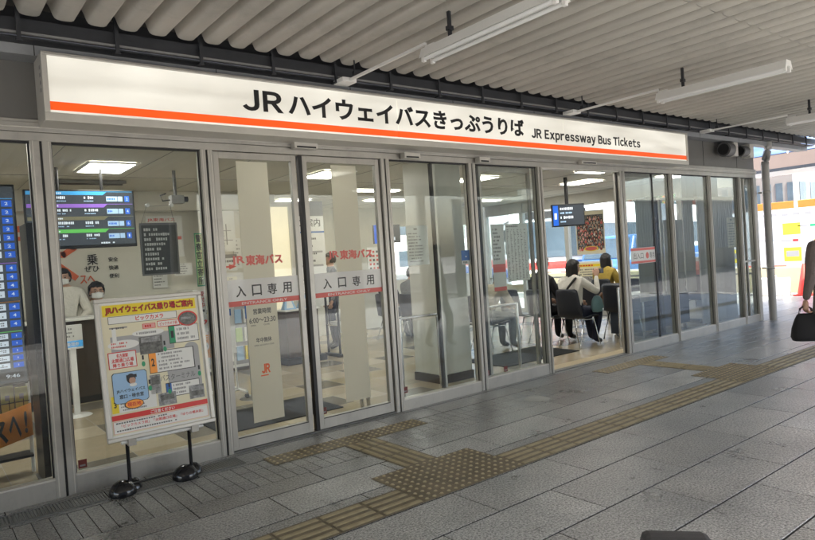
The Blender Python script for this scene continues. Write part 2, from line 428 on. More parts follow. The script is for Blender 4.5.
def text(body, x0, x1, z0, z1, y, m, parent, name="lettering", bold=0.0, depth=0.002, fit=True, rz=0.0):
    """lettering that faces -Y, filling the box x0..x1, z0..z1"""
    if any('\u4e00' <= ch <= '\u9fff' for ch in body): bold = min(bold, 0.0)      # dense characters clog when fattened
    if body == "1": c_ = (x0 + x1) / 2; x0, x1 = c_ - (z1 - z0) * .2, c_ + (z1 - z0) * .2
    cu = bpy.data.curves.new("tmp", 'FONT'); cu.body = body; cu.offset = bold; cu.extrude = 0.0; cu.resolution_u = 3
    ob = bpy.data.objects.new("tmp", cu); COL.objects.link(ob)
    me = bpy.data.meshes.new_from_object(ob.evaluated_get(bpy.context.evaluated_depsgraph_get()))
    bpy.data.objects.remove(ob); bpy.data.curves.remove(cu)
    xs = [v.co.x for v in me.vertices]; ys = [v.co.y for v in me.vertices]
    if not xs: return None
    ax, bx, ay, by = min(xs), max(xs), min(ys), max(ys)
    bm = bmesh.new(); bm.from_mesh(me); bpy.data.meshes.remove(me)
    sx = (x1 - x0) / (bx - ax); sz = (z1 - z0) / (by - ay)
    if not fit: sx = sz = min(sx, sz)
    for v in bm.verts:
        v.co = Vector((x0 + (v.co.x - ax) * sx, 0, z0 + (v.co.y - ay) * sz))
    bmesh.ops.dissolve_limit(bm, angle_limit=0.02, verts=bm.verts, edges=bm.edges) if False else None
    r = bmesh.ops.extrude_face_region(bm, geom=list(bm.faces))
    for g in r["geom"]:
        if isinstance(g, bmesh.types.BMVert): g.co.y -= depth
    for v in bm.verts: v.co.y += y
    bmesh.ops.recalc_face_normals(bm, faces=bm.faces)
    me = bpy.data.meshes.new(name); bm.to_mesh(me); bm.free(); me.materials.append(M[m])
    o = bpy.data.objects.new(name, me); COL.objects.link(o)
    if parent: o.parent = parent
    return o
def join_text(mb, body, x0, x1, z0, z1, y, m, bold=0.0, depth=0.001, vertical=False):
    """the same, merged into a printed sheet's mesh"""
    if vertical:
        n = len(body); h = (z1 - z0) / n
        for i, ch in enumerate(body):
            join_text(mb, ch, x0, x1, z1 - (i + 1) * h + h * .08, z1 - i * h - h * .04, y, m, bold, depth)
        return
    if bold > 0 and any('\u4e00' <= ch <= '\u9fff' for ch in body):       # heavier strokes: four close copies, each a hair in front
        e = bold * (z1 - z0) * 0.7
        for k, (dx, dz) in enumerate(((-e, -e), (e, -e), (-e, e), (e, e))): join_text(mb, body, x0 + dx, x1 + dx, z0 + dz, z1 + dz, y - .00015 * k, m, 0.0, depth)
        return
    o = text(body, x0, x1, z0, z1, y, m, None, "tmp", bold, depth)
    if not o: return
    mb.add([v.co for v in o.data.vertices], [tuple(p.vertices) for p in o.data.polygons], m)
    me = o.data; bpy.data.objects.remove(o); bpy.data.meshes.remove(me)
def latin(mb, body, x0, x1, z0, z1, y, m, bold, depth, gap=.10):
    """upright sans lettering set glyph by glyph (full-width forms, close-set)"""
    x = 0.0; vs = []; fs = []
    for ch in body:
        if ch == " ": x += .30; continue
        cu = bpy.data.curves.new("tmp", 'FONT'); cu.body = chr(ord(ch) + 0xFEE0); cu.offset = bold; cu.resolution_u = 4
        ob = bpy.data.objects.new("tmp", cu); COL.objects.link(ob)
        me = bpy.data.meshes.new_from_object(ob.evaluated_get(bpy.context.evaluated_depsgraph_get()))
        bpy.data.objects.remove(ob); bpy.data.curves.remove(cu)
        a = min(v.co.x for v in me.vertices); c = max(v.co.x for v in me.vertices); o = len(vs); n = len(me.vertices)
        vs += [(x + v.co.x - a, v.co.y) for v in me.vertices]; fs += [tuple(i + o for i in p.vertices) for p in me.polygons]; x += c - a + gap
        bpy.data.meshes.remove(me)
    ax, bx = min(v[0] for v in vs), max(v[0] for v in vs); ay, by = min(v[1] for v in vs), max(v[1] for v in vs)
    P_ = [(x0 + (u - ax) * (x1 - x0) / (bx - ax), z0 + (w - ay) * (z1 - z0) / (by - ay)) for u, w in vs]
    bm = bmesh.new(); bv = [bm.verts.new((u, y, w)) for u, w in P_]
    for f in fs:
        try: bm.faces.new([bv[i] for i in f])
        except ValueError: pass
    r_ = bmesh.ops.extrude_face_region(bm, geom=list(bm.faces))
    for g in r_["geom"]:
        if isinstance(g, bmesh.types.BMVert): g.co.y -= depth
    bm.verts.index_update(); mb.add([v.co.copy() for v in bm.verts], [tuple(v.index for v in f.verts) for f in bm.faces], m); bm.free()
def strokes(mb, x0, x1, z0, z1, y, m, rows=5, fill=0.9, seed=0, h=0.5, n=16):
    """rows of print too small to read in the photo"""
    rn = random.Random(seed); dz = (z1 - z0) / rows; cw = (x1 - x0) / n
    for r in range(rows):
        zc = z1 - (r + 0.5) * dz; ln = int(n * (fill * (0.55 + 0.45 * rn.random())))
        for k in range(ln):
            if rn.random() < 0.1: continue
            hh = dz * h * (0.35 + 0.15 * rn.random()); w = cw * (0.3 + 0.14 * rn.random()); xc = x0 + (k + 0.5) * cw
            mb.add([(xc-w, y, zc-hh), (xc+w, y, zc-hh), (xc+w, y, zc+hh), (xc-w, y, zc+hh)], [(0,1,2,3)], m)

# ================================================================== SETTING
def quad_sheet(name, x0, x1, y0, y1, z, m, holes=None):
    b = MB(); b.box(x0, x1, y0, y1, z - 0.05, z, m); o = b.build(name); tag(o, None, kind='structure'); return o
quad_sheet("ground", -260, 400, -260, 400, -0.16, "ground")
quad_sheet("pavement_base", -14, 16.6, -6.5, 11.56, -0.032, "joint")
quad_sheet("road", 16.9, 34, -60, 90, -0.10, "asphalt")

def paving():
    b = MB(); tones = []
    rn = random.Random(3)
    def stone(x0, x1, y0, y1, t, g=0.0028, gy=0.0055, drop=0.0):
        n0 = len(b.f); c = 0.0025; z = 0.0 - drop
        xa, xb, ya, yb = x0 + g, x1 - g, y0 + gy, y1 - gy
        v = [(xa,ya,-0.031),(xb,ya,-0.031),(xb,yb,-0.031),(xa,yb,-0.031),(xa,ya,z-c),(xb,ya,z-c),(xb,yb,z-c),(xa,yb,z-c),
             (xa+c,ya+c,z),(xb-c,ya+c,z),(xb-c,yb-c,z),(xa+c,yb-c,z)]
        f = [(8,9,10,11),(4,5,9,8),(5,6,10,9),(6,7,11,10),(7,4,8,11),(0,1,5,4),(1,2,6,5),(2,3,7,6),(3,0,4,7)]
        b.add(v, f[:5], "granite"); b.add(v, f[5:], "joint"); tones.extend([t] * (len(b.f) - n0))
    def tone(base=1.0, sp=0.16):
        t = base * (1 + rn.uniform(-sp, sp)); w = rn.uniform(-0.015, 0.015); return (t * (1 + w), t, t * (1 - w))
    X0, X1 = -12, 16.5
    L = 0.885
    # narrow sett rows before the building
    x = X0
    while x < X1:
        if x < 1.4:
            stone(x, x + .1, 4.12, 4.64, tone(.84, .12), .0018, .003, .001)
        else:
            for k in range(3): stone(x, x + .1, 4.12 + k * .1733, 4.12 + (k + 1) * .1733, tone(.78, .12), .0012, .0014, .001)
        x += .1
    def row(y0, y1, ph, base=1.0, skip=(), light=(), ln=L):
        k = math.floor((X0 - ph) / ln); x = ph + k * ln
        while x < X1:
            i = round((x - ph) / ln)
            stone(x, x + ln, y0, y1, tone(base * (1.28 if i in light else 1)))
            x += ln
    row(3.88, 4.12, 1.30, .80)
    row(3.47, 3.88, 1.75, .95, light=(0, 2, 5))
    row(3.355, 3.47, 1.31, .78)
    # under the guiding strip
    row(3.045, 3.355, 1.2, .8)
    y = 3.045; k = 0
    while y > -6:
        row(y - .417, y, 2.605 if k % 2 == 0 else 3.05, 1.0); y -= .417; k += 1
    # slabs right at the base of the shop front
    x = X0
    while x < X1:
        stone(x, x + .59, 4.64, 4.93, tone(.78 if x > 1.9 else .7, .06)); x += .59
    row(4.93, 5.3, 11.9, .8)
    # beyond the end of the building
    for r in range(15):
        y = 5.3 + r * .417; x = 11.9 + (.44 if r % 2 else 0)
        while x < X1 - .4: stone(x, x + L, y, y + .417, tone(1.0)); x += L
    b.tones = tones
    o = b.build("pavement"); tag(o, None, kind='structure')
paving()

b = MB()
x = -3.0
while x < 1.95:
    b.box(x, x + .012, 4.70, 4.88, 0.001, 0.0045, "grate"); x += .02
b.box(-3.0, 1.95, 4.69, 4.70, 0.001, 0.006, "grate"); b.box(-3.0, 1.95, 4.88, 4.89, 0.001, 0.006, "grate")
tag(b.build("drain_grating"), "long slotted drain grating in the pavement at the foot of the left windows", "drain cover")
b = MB(); b.lathe([(0.0, .004), (.115, .004), (.125, .0015)], "kerb", (4.86, 4.28, 0), 28)
tag(b.build("round_drain_cover"), "small round pale metal cap set flush in the paving between the two entrances", "drain cover")

# kerb between plaza and road, with the sunlit far pavement
b = MB(); b.box(16.6, 16.9, -60, 90, -0.15, 0.0, "kerb"); tag(b.build("kerb"), None, kind='structure')
b = MB(); b.box(34, 60, -60, 90, -0.13, 0.0, "kerb"); tag(b.build("far_pavement"), None, kind='structure')
b = MB(); b.box(-14, 16.6, -30, -6.5, -0.15, -0.10, "asphalt"); tag(b.build("back_road"), None, kind='structure')

# guiding strip: ribbed bars and studded blocks
def bars_x(b, x0, x1, y0, y1):
    n = 4; w = (y1 - y0) / n
    x = x0
    while x < x1 - .01:
        xe = min(x + .3, x1)
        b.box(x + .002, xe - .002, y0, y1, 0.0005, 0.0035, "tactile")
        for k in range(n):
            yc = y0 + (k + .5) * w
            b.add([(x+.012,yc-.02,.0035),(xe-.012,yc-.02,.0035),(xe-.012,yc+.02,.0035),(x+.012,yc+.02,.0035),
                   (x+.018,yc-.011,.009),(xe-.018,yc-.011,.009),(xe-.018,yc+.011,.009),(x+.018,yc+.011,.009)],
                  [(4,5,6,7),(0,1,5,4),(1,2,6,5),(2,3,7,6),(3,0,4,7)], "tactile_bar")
        x += .3
def bars_y(b, x0, x1, y0, y1):
    n = 4; w = (x1 - x0) / n; y = y0
    while y < y1 - .01:
        ye = min(y + .3, y1)
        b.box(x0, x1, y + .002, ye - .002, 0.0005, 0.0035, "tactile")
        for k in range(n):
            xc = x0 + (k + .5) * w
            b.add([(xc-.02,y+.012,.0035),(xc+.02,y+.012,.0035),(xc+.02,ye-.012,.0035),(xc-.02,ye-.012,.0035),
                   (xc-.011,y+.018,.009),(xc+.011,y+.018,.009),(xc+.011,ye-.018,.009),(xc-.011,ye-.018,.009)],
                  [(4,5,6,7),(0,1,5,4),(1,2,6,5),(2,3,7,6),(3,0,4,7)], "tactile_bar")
        y += .3
def studs(b, x0, x1, y0, y1):
    nx = max(1, round((x1 - x0) / .3)); ny = max(1, round((y1 - y0) / .3))
    dx = (x1 - x0) / nx; dy = (y1 - y0) / ny
    for i in range(nx):
        for j in range(ny):
            xa, ya = x0 + i * dx, y0 + j * dy
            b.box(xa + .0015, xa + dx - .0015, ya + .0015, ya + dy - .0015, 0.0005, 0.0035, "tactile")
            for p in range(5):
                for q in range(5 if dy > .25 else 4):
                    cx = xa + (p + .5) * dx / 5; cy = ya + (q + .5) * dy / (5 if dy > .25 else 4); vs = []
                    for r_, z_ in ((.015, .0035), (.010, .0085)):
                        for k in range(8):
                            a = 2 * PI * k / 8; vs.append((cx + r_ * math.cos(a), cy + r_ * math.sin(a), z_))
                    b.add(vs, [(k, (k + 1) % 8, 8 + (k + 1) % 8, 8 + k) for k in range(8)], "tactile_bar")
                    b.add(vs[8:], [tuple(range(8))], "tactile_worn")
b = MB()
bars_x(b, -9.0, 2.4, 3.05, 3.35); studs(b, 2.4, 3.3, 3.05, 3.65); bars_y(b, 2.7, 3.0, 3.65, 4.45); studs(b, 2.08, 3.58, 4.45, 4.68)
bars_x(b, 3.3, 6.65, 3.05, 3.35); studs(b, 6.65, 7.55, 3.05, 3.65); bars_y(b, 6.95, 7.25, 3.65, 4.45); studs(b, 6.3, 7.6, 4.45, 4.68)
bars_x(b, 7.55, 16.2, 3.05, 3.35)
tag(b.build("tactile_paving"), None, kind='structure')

# ================================================================== TICKET OFFICE BUILDING
BLD = thing("ticket_office_building", "long glass fronted bus ticket office with silver frames under the corrugated canopy", "building", (0, 5, 0))
BLD.location = (0, 0, 0)
XL, XR, YB = -4.0, 11.62, 11.5
FY = 5.0    # plane of the shop front

def wall(name, boxes, m, bevel=0):
    b = MB()
    for bx in boxes: b.box(*bx, m)
    return b.build(name, BLD, bevel)
wall("fascia_wall", [(XL, XR, 5.02, 5.2, 2.60, 3.02)], "panel_gray")
# panel seams and flashing
b = MB()
for x in (-2.3, 9.9, 11.0): b.box(x - .004, x + .004, 5.017, 5.0205, 2.62, 3.0, "gasket")
b.box(XL, XR, 4.995, 5.02, 2.585, 2.605, "alu")
b.build("fascia_trim", BLD)
wall("ceiling", [(XL, XR, 5.2, YB, 2.62, 2.72)], "ceiling_in")
wall("roof", [(XL, XR + .05, 5.2, YB + .3, 2.74, 3.05)], "facade_gray")
# inner walls
wall("back_wall", [(XL, 4.60, 9.2, 9.35, 0, 2.62)], "wall_cream")
wall("side_wall", [(XL - .1, XL, 5.2, 9.35, 0, 2.62)], "wall_cream"); wall("inner_wall", [(4.45, 4.60, 9.352, YB, 0, 2.62)], "wall_cream")
wall("rear_wall", [(4.60, 8.2, YB, YB + .15, 0, 2.62), (8.2, 11.4, YB, YB + .15, 0, 1.0), (8.2, 11.4, YB, YB + .15, 2.2, 2.62)], "wall_white")
wall("pillar", [(4.78, 5.26, 5.62, 6.12, 0.10, 2.62)], "pillar", .01)
wall("pillar", [(8.2, 8.6, 9.4, 9.8, 0.0, 2.62)], "pillar", .01)
wall("skirting", [(4.77, 5.27, 5.61, 6.13, 0, 0.10)], "counter_wood")
wall("skirting", [(XL, 4.45, 9.18, 9.2, 0, .09)], "ink_soft")
# ceiling joints, a lowered bulkhead and a seam of shadow gap
b = MB()
for x in [-3.4 + .9 * i for i in range(17)]: b.box(x - .003, x + .003, 5.2, YB, 2.6165, 2.6195, "ink_soft")
for y in (5.9, 7.7, 9.5): b.box(XL, XR, y - .003, y + .003, 2.6160, 2.6190, "ink_soft")
b.build("ceiling_joint", BLD)
wall("bulkhead", [(XL, 4.4, 8.95, 9.19, 2.36, 2.617)], "wall_cream")

# --- indoor floor, one tile after the other
b = MB(); tones = []; rn = random.Random(11)
T = .45; x = XL; i = 0
while x < XR - .05:
    y = 5.30; j = 0
    while y < YB:
        t = rn.uniform(.93, 1.05); c = (.43 * t, .36 * t, .25 * t)
        if (i * 3 + j * 5) % 11 == 0 or (i + 2 * j) % 13 == 5: c = (.20 * t, .18 * t, .145 * t)
        elif (i * 2 + j) % 5 == 0: c = (.52 * t, .455 * t, .34 * t)
        g = .002; xb, yb = min(x + T, XR - .03), min(y + T, YB)
        b.add([(x+g,y+g,.004),(xb-g,y+g,.004),(xb-g,yb-g,.004),(x+g,yb-g,.004)], [(0,1,2,3)], "floor_tiles"); tones.append(c)
        y += T; j += 1
    x += T; i += 1
b.tones = tones
tag(b.build("floor"), None, kind='structure')
b = MB(); b.box(XL, XR, 5.08, YB, -.01, .0025, "ink_soft"); tag(b.build("floor_base"), None, kind='structure')
b = MB()
for k in range(int((XR - XL) / .15)):
    xx = XL + k * .15; b.box(xx + .001, xx + .149, 5.09, 5.295, .003, .0055, "wood_edge" if False else "tactile_worn")
tag(b.build("threshold_strip"), None, kind='structure')

# --- the shop front
def frame_boxes(b, boxes, m="alu"):
    for bx in boxes: b.box(*bx, m)
HT = 2.46
b = MB()
frame_boxes(b, [(XL, XR, 4.985, 5.10, 2.52, 2.584), (XL, XR, 5.0, 5.09, HT, 2.519)])
b.box(XL, XR, 4.978, 4.9845, 2.545, 2.556, "alu_light")
b.box(XL, XR, 5.0905, 5.16, 2.47, 2.615, "gasket")
b.build("header_rail", BLD, .003)
def mullion(x, w=.13, z0=0.0, name="mullion"):
    b = MB(); h = w / 2
    b.box(x - h, x - .008, 4.99, 5.09, z0, HT, "alu"); b.box(x + .008, x + h, 4.99, 5.09, z0, HT, "alu")
    b.box(x - .008, x + .008, 4.999, 5.08, z0, HT, "gasket")
    b.box(x - h + .012, x - h + .02, 4.986, 4.9895, z0 + .01, HT, "alu_light")
    b.box(x + h - .02, x + h - .012, 4.986, 4.9895, z0 + .01, HT, "alu_light")
    return b.build(name, BLD, .003)
for x in (-1.4, -.42, .77): mullion(x)
mullion(1.932, .10)
for x in (3.69, 4.85): mullion(x, .10)
mullion(5.96, .08); mullion(7.63, .12)
for x in (8.87, 10.0, 11.0): mullion(x, .07)
b = MB(); b.box(11.50, 11.62, 4.99, 5.10, 0, HT, "alu"); b.build("corner_post", BLD, .004)

def window(x0, x1, rail=.125, inner=(), y=5.04, shade=True, gm="glass"):
    b = MB()
    b.box(x0, x1, 4.995, 5.085, 0.0, rail, "alu"); b.box(x0, x1, 5.0, 5.08, rail, rail + .012, "alu_light")
    b.box(x0, x0 + .010, 5.030, 5.0345, rail + .012, HT - .012, "gasket"); b.box(x0, x0 + .012, 5.0347, 5.06, rail + .012, HT - .012, "alu_light"); b.box(x1 - .012, x1, 5.0347, 5.06, rail + .012, HT - .012, "alu_light"); b.box(x1 - .010, x1, 5.030, 5.0345, rail + .012, HT - .012, "gasket")
    b.box(x0, x1, 5.02, 5.06, HT - .012, HT, "gasket")
    for xi in inner: b.box(xi - .012, xi + .012, 5.03, 5.055, rail + .012, HT - .012, "gasket")
    f = b.build("window", BLD)
    g = MB(); xs = [x0 + .012] + sum([[xi - .012, xi + .012] for xi in inner], []) + [x1 - .012]
    for a, c in zip(xs[::2], xs[1::2]): g.box(a, c, y - .004, y + .004, rail + .012, HT - .012, gm)
    g.build("pane", f)
    return f
window(-1.335, -.485); window(-.355, .705); w2 = window(.835, 1.882)
w3 = window(3.74, 4.80, .10); b = MB(); b.box(4.32, 4.345, 5.060, 5.10, .10, 2.45, "gasket"); b.box(4.347, 4.372, 5.062, 5.10, .10, 2.45, "alu_light"); b.build("inner_stile", w3)
w4 = window(7.69, 8.835, .11, (8.42,), gm="glass_coated"); window(8.905, 9.965, .11, gm="glass_coated"); window(10.035, 10.965, .11, gm="glass_coated")
window(11.035, 11.50, .11, gm="glass_coated")
b = MB(); b.box(11.035, 11.50, 5.015, 5.065, 1.03, 1.06, "alu"); b.box(11.2, 11.225, 5.02, 5.06, .12, 2.44, "alu"); b.build("glazing_bar", BLD)

def door(x0, x1, y0=5.015, y1=5.06, sw=.045, name="sliding_door", black=None, mats="alu"):
    b = MB()
    b.box(x0, x0 + sw, y0, y1, .015, HT - .006, mats); b.box(x1 - sw, x1, y0, y1, .015, HT - .006, mats)
    b.box(x0 + sw, x1 - sw, y0, y1, .015, .115, mats); b.box(x0 + sw, x1 - sw, y0, y1, HT - .06, HT - .006, mats)
    b.box(x0 + sw, x1 - sw, y0 - .004, y0, .105, .113, "gasket")
    if black == 'l': b.box(x0 - .035, x0 - .001, y0 - .004, y1 + .004, .01, HT - .005, "gasket")
    if black == 'r': b.box(x1 + .001, x1 + .035, y0 - .004, y1 + .004, .01, HT - .005, "gasket")
    d = b.build(name, BLD, .002)
    g = MB(); ym = (y0 + y1) / 2; g.box(x0 + sw, x1 - sw, ym - .004, ym + .004, .115, HT - .06, "glass"); g.build("pane", d)
    return d, ym
d1, ym = door(1.992, 2.735); d2, _ = door(2.80, 3.63, black='l')
b = MB(); b.box(1.985, 3.64, 5.0, 5.09, 0.001, .012, "grate"); b.build("door_track", BLD)
def door_film(d, x0, x1, fx0, fx1, jr0, jr1, hours):
    yf = ym - .0045
    b = MB(); b.box(fx0, fx1, yf - .0006, yf - .0001, .20, 2.385, "frost_film"); b.build("frosted_film", d)
    b = MB(); b.box(x0 + .046, x1 - .046, yf - .0016, yf - .0008, 1.185, 1.405, "band_film")
    b.box(x0 + .046, x1 - .046, yf - .0026, yf - .0018, 1.185, 1.228, "red_soft"); b.build("printed_band", d)
    w = x1 - x0
    b = MB()
    for i, ch in enumerate("入口専用"):
        xc = x0 + w * (.22 + .19 * i); join_text(b, ch, xc - .042, xc + .042, 1.262, 1.352, yf - .0017, "ink", .022, .0004)
    b.build("entrance_lettering", d)
    b = MB(); join_text(b, "ENTRANCE ONLY", x0 + w * .22, x0 + w * .78, 1.196, 1.217, yf - .0027, "paper", .006, .0003); b.build("english_lettering", d)
    b = MB(); join_text(b, "JR", jr0, jr0 + .12, 1.52, 1.60, yf - .0007, "red_soft", .03, .0004); join_text(b, "東海バス", jr0 + .13, jr1, 1.52, 1.60, yf - .0007, "red_soft", .06, .0004); b.build("company_lettering", d)
    if hours:
        b = MB()
        join_text(b, "営業時間", fx0 + .06, fx1 - .06, 1.105, 1.15, yf - .0007, "ink_gray", .03, .0004)
        join_text(b, "6:00～23:30", fx0 + .02, fx1 - .02, 1.03, 1.075, yf - .0007, "ink_gray", .014, .0004)
        join_text(b, "OPEN              CLOSE", fx0 + .03, fx1 - .08, 1.005, 1.018, yf - .0007, "ink_gray", .004, .0004)
        b.build("opening_hours", d)
        b = MB()
        join_text(b, "年中無休", fx0 + .07, fx1 - .07, .865, .905, yf - .0007, "ink_gray", .03, .0004)
        join_text(b, "OPEN 365 DAYS A YEAR", fx0 + .05, fx1 - .05, .835, .848, yf - .0007, "ink_gray", .003, .0004)
        b.build("small_lettering", d)
        b = MB(); latin(b, "JR", fx0 + .10, fx1 - .10, .60, .68, yf - .0007, "logo_orange", .05, .0004, .02)
        b.box(fx0 + .09, fx1 - .12, yf - .0011, yf - .0007, .578, .588, "logo_orange"); b.build("logo", d)
door_film(d1, 1.992, 2.735, 2.19, 2.47, 2.09, 2.55, True)
door_film(d2, 2.80, 3.63, 3.10, 3.375, 3.01, 3.50, False)
# main entrance: two leaves slid open behind the fixed glass
w5 = window(4.90, 5.92, .115)
d3, _ = door(5.05, 5.90, 5.10, 5.14, .035, black='l')
d4, _ = door(7.72, 8.55, 5.10, 5.14, .035, black=None)
b = MB(); b.box(7.550, 7.568, 5.03, 5.05, 0.0, HT, "gasket"); b.build("door_gasket", BLD)
b = MB(); b.box(6.0, 7.57, 5.0, 5.09, 0.001, .010, "grate"); b.build("door_track", BLD); b = MB(); b.box(6.0, 7.57, 4.999, 5.09, 2.445, HT - .001, "alu_light"); b.build("door_header", BLD)
# red printed band on the right-hand fixed glass
b = MB(); yf = 5.0355
b.box(7.80, 8.40, yf - .0006, yf, 1.195, 1.415, "band_film"); b.box(7.80, 8.40, yf - .0016, yf - .0008, 1.375, 1.41, "red_soft"); b.box(7.80, 8.40, yf - .0016, yf - .0008, 1.20, 1.23, "red_soft")
join_text(b, "出入口", 7.86, 8.10, 1.26, 1.345, yf - .0008, "ink_soft", .01, .0004); b.ell(8.2, 1.30, .035, .045, yf - .0014, yf - .0008, "red_soft"); join_text(b, "専用", 8.26, 8.38, 1.26, 1.345, yf - .0008, "ink_soft", .01, .0004)
b.build("printed_band", w4)
# corner side wall (glass) along +Y
b = MB()
YM = (5.10, 6.35, 7.70, 9.0, 10.3, 11.5)
for y in YM[1:]: b.box(11.50, 11.60, y - .05, y + .05, 0, 2.62, "alu_light")
b.box(11.51, 11.59, 5.10, YB, 0, .10, "alu_light"); b.box(11.51, 11.59, 5.10, YB, 2.36, 2.62, "alu_light"); b.box(11.52, 11.58, 5.10, YB, .80, .83, "alu")
f = b.build("end_window_frame", BLD)
b = MB()
for a, c in zip(YM, YM[1:]):
    for z0, z1 in ((.10, .80), (.83, 2.36)): b.box(11.55, 11.556, a + (.05 if a > 5.2 else 0), c - .05, z0, z1, "glass_far")
b.build("pane", f)
b = MB(); b.box(8.2, 11.4, 11.56, 11.566, 1.0, 2.2, "glass_far")
f = b.build("rear_window", BLD)
b = MB()
for x in (8.2, 9.26, 10.33, 11.36): b.box(x, x + .04, 11.53, 11.6, 1.0, 2.2, "alu_light")
b.build("frame", f)
# sensors over the doors
for x, w, z in ((2.80, .23, 2.535), (3.98, .2, 2.50), (4.98, .16, 2.50), (6.83, .30, 2.55)):
    b = MB(); b.box(x - w/2, x + w/2, 4.915, 4.984, z - .035, z + .02, "alu_light"); b.box(x - w/2 + .02, x + w/2 - .02, 4.911, 4.9148, z - .03, z - .015, "gasket"); b.build("door_sensor", BLD, .006)
# small red stickers low on the glass
for x, z in ((.885, .19), (3.79, .19), (4.93, .17), (5.22, .17), (2.86, .17)):
    b = MB(); b.box(x - .028, x + .028, 5.0345, 5.0352, z - .03, z + .03, "maroon"); b.box(x - .018, x + .018, 5.0340, 5.0344, z - .018, z - .006, "ink_soft"); b.build("warning_sticker", BLD)
# lit passage in the back wall
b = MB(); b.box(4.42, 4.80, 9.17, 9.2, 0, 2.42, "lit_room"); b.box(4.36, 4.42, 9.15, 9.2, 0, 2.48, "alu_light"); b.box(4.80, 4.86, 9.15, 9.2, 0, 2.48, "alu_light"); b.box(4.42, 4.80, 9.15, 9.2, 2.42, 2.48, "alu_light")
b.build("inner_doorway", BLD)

# ceiling lamps indoors (lit); last entries unseen, added to brighten door films, pillar and banner
k = 0
for x, y, sx, sy in [(1.65, 7.0, .42, .62), (4.25, 7.0, .42, .62), (6.85, 7.0, .42, .62), (9.45, 7.0, .42, .62), (-.95, 7.0, .42, .62), (6.05, 8.5, .9, .2), (7.3, 9.9, .9, .25), (9.9, 9.9, .9, .25), (5.3, 9.9, .6, .25), (10.7, 6.0, .6, .3), (8.3, 5.9, .6, .3), (.1, 6.1, .6, .4), (2.8, 5.42, 1.0, .08), (6.8, 5.46, 1.1, .10)]:
    t = thing("ceiling_light", ["lit square ceiling panel above the ticket counter windows", "lit square ceiling panel seen over the automatic doors", "lit square ceiling panel inward of the white pillar", "lit square ceiling panel over the waiting chairs", "lit square ceiling panel above the departure board by the leftmost window", "slim lit ceiling light between the square panels and the rear window", "slim lit ceiling light near the seated man by the desk", "slim lit ceiling light nearest the glazed rear corner", "slim lit ceiling light behind the guide board", "lit ceiling light in the corner by the end glass", "lit ceiling light just inside the open entrance", "lit ceiling panel added unseen inside the leftmost window to brighten the banner", "lit strip added unseen over the doormat to brighten the automatic door films", "lit strip added unseen right over the open entrance for brightness"][k], "ceiling light", (x, y, 2.61), 0, "lit ceiling lamps in the waiting room")
    b = MB(); b.box(-sx/2 - .03, sx/2 + .03, -sy/2 - .03, -sy/2, -.012, .004, "white"); b.box(-sx/2 - .03, sx/2 + .03, sy/2, sy/2 + .03, -.012, .004, "white")
    b.box(-sx/2 - .03, -sx/2, -sy/2, sy/2, -.012, .004, "white"); b.box(sx/2, sx/2 + .03, -sy/2, sy/2, -.012, .004, "white"); b.build("frame", t)
    b = MB(); b.box(-sx/2, sx/2, -sy/2, sy/2, -.006, .002, "lamp_panel"); b.build("diffuser", t); k += 1
# air diffusers and ceiling camera
for x, y, lab in ((1.62, 8.05, "long dark air vent in the ceiling behind the lit panel at the ticket counter"), (7.2, 8.3, "dark air vent in the ceiling over the seated people")):
    b = MB(); b.box(x - .45, x + .45, y - .07, y + .07, 2.585, 2.615, "gasket"); b.box(x - .47, x + .47, y - .09, y - .07, 2.58, 2.615, "ink_soft"); b.box(x - .47, x + .47, y + .07, y + .09, 2.58, 2.615, "ink_soft")
    tag(b.build("air_vent"), lab, "air vent", "air vents in the waiting room ceiling")
t = thing("ceiling_camera", "small security camera on a stem hanging from the ceiling above the chalkboard", "camera", (2.33, 7.0, 2.30))
b = MB(); b.tube([(0, 0, .30), (0, 0, .02)], .018, "ink_gray"); b.build("stem", t)
b = MB(); b.box(-.06, .08, -.05, .05, -.06, .03, "ink_soft"); b.tube([(.08, 0, -.01), (.13, 0, -.01)], .03, "gasket"); b.build("housing", t, .006)
b = MB(); b.tube([(-.06, 0, -.02), (-.14, 0, -.03), (-.16, 0, .03), (-.1, 0, .05)], .008, "gasket"); b.build("cable", t)

# ================================================================== STATION CANOPY
CAN = thing("station_canopy", "wide corrugated steel canopy with dark edge beam over the pavement", "canopy", (0, 0, 0))
b = MB()
P = .2; X0, X1, Y0, Y1 = -10.0, 13.6, -2.2, 4.66
prof = []
n = int((X1 - X0) / P)
for i in range(n):
    x = X0 + i * P
    prof += [(x, 3.30), (x + .018, 3.298), (x + .030, 3.275), (x + .046, 3.228), (x + .056, 3.211), (x + .072, 3.203), (x + .095, 3.2), (x + .130, 3.2), (x + .153, 3.203), (x + .169, 3.211), (x + .179, 3.228), (x + .193, 3.275)]
prof.append((X1, 3.30))
# overlapping sheets along Y, each end lipped
ys = [Y0, -.2, 2.35, Y1]
for s_ in range(3):
    ya, yb = ys[s_], ys[s_ + 1]; dz = .004 * s_
    vs = [(x, ya, z - dz) for x, z in prof] + [(x, yb, z - dz) for x, z in prof]; m_ = len(prof)
    b.add(vs, [(i, i + 1, m_ + i + 1, m_ + i) for i in range(m_ - 1)], "deck", True)
b.build("corrugated_deck", CAN)
b = MB(); b.box(X0, X1, Y0, 5.2, 3.33, 3.40, "facade_dark"); b.build("roof_covering", CAN)
b = MB()
b.box(X0, 13.62, 4.90, 5.16, 3.17, 3.325, "beam"); b.box(X0, 13.62, 4.72, 4.90, 3.175, 3.19, "beam"); b.box(X0, 13.62, 4.72, 4.735, 3.085, 3.175, "beam")
b.box(X0, 13.62, 4.70, 4.7195, 3.085, 3.10, "beam_edge")
b.build("edge_beam", CAN)
b = MB()
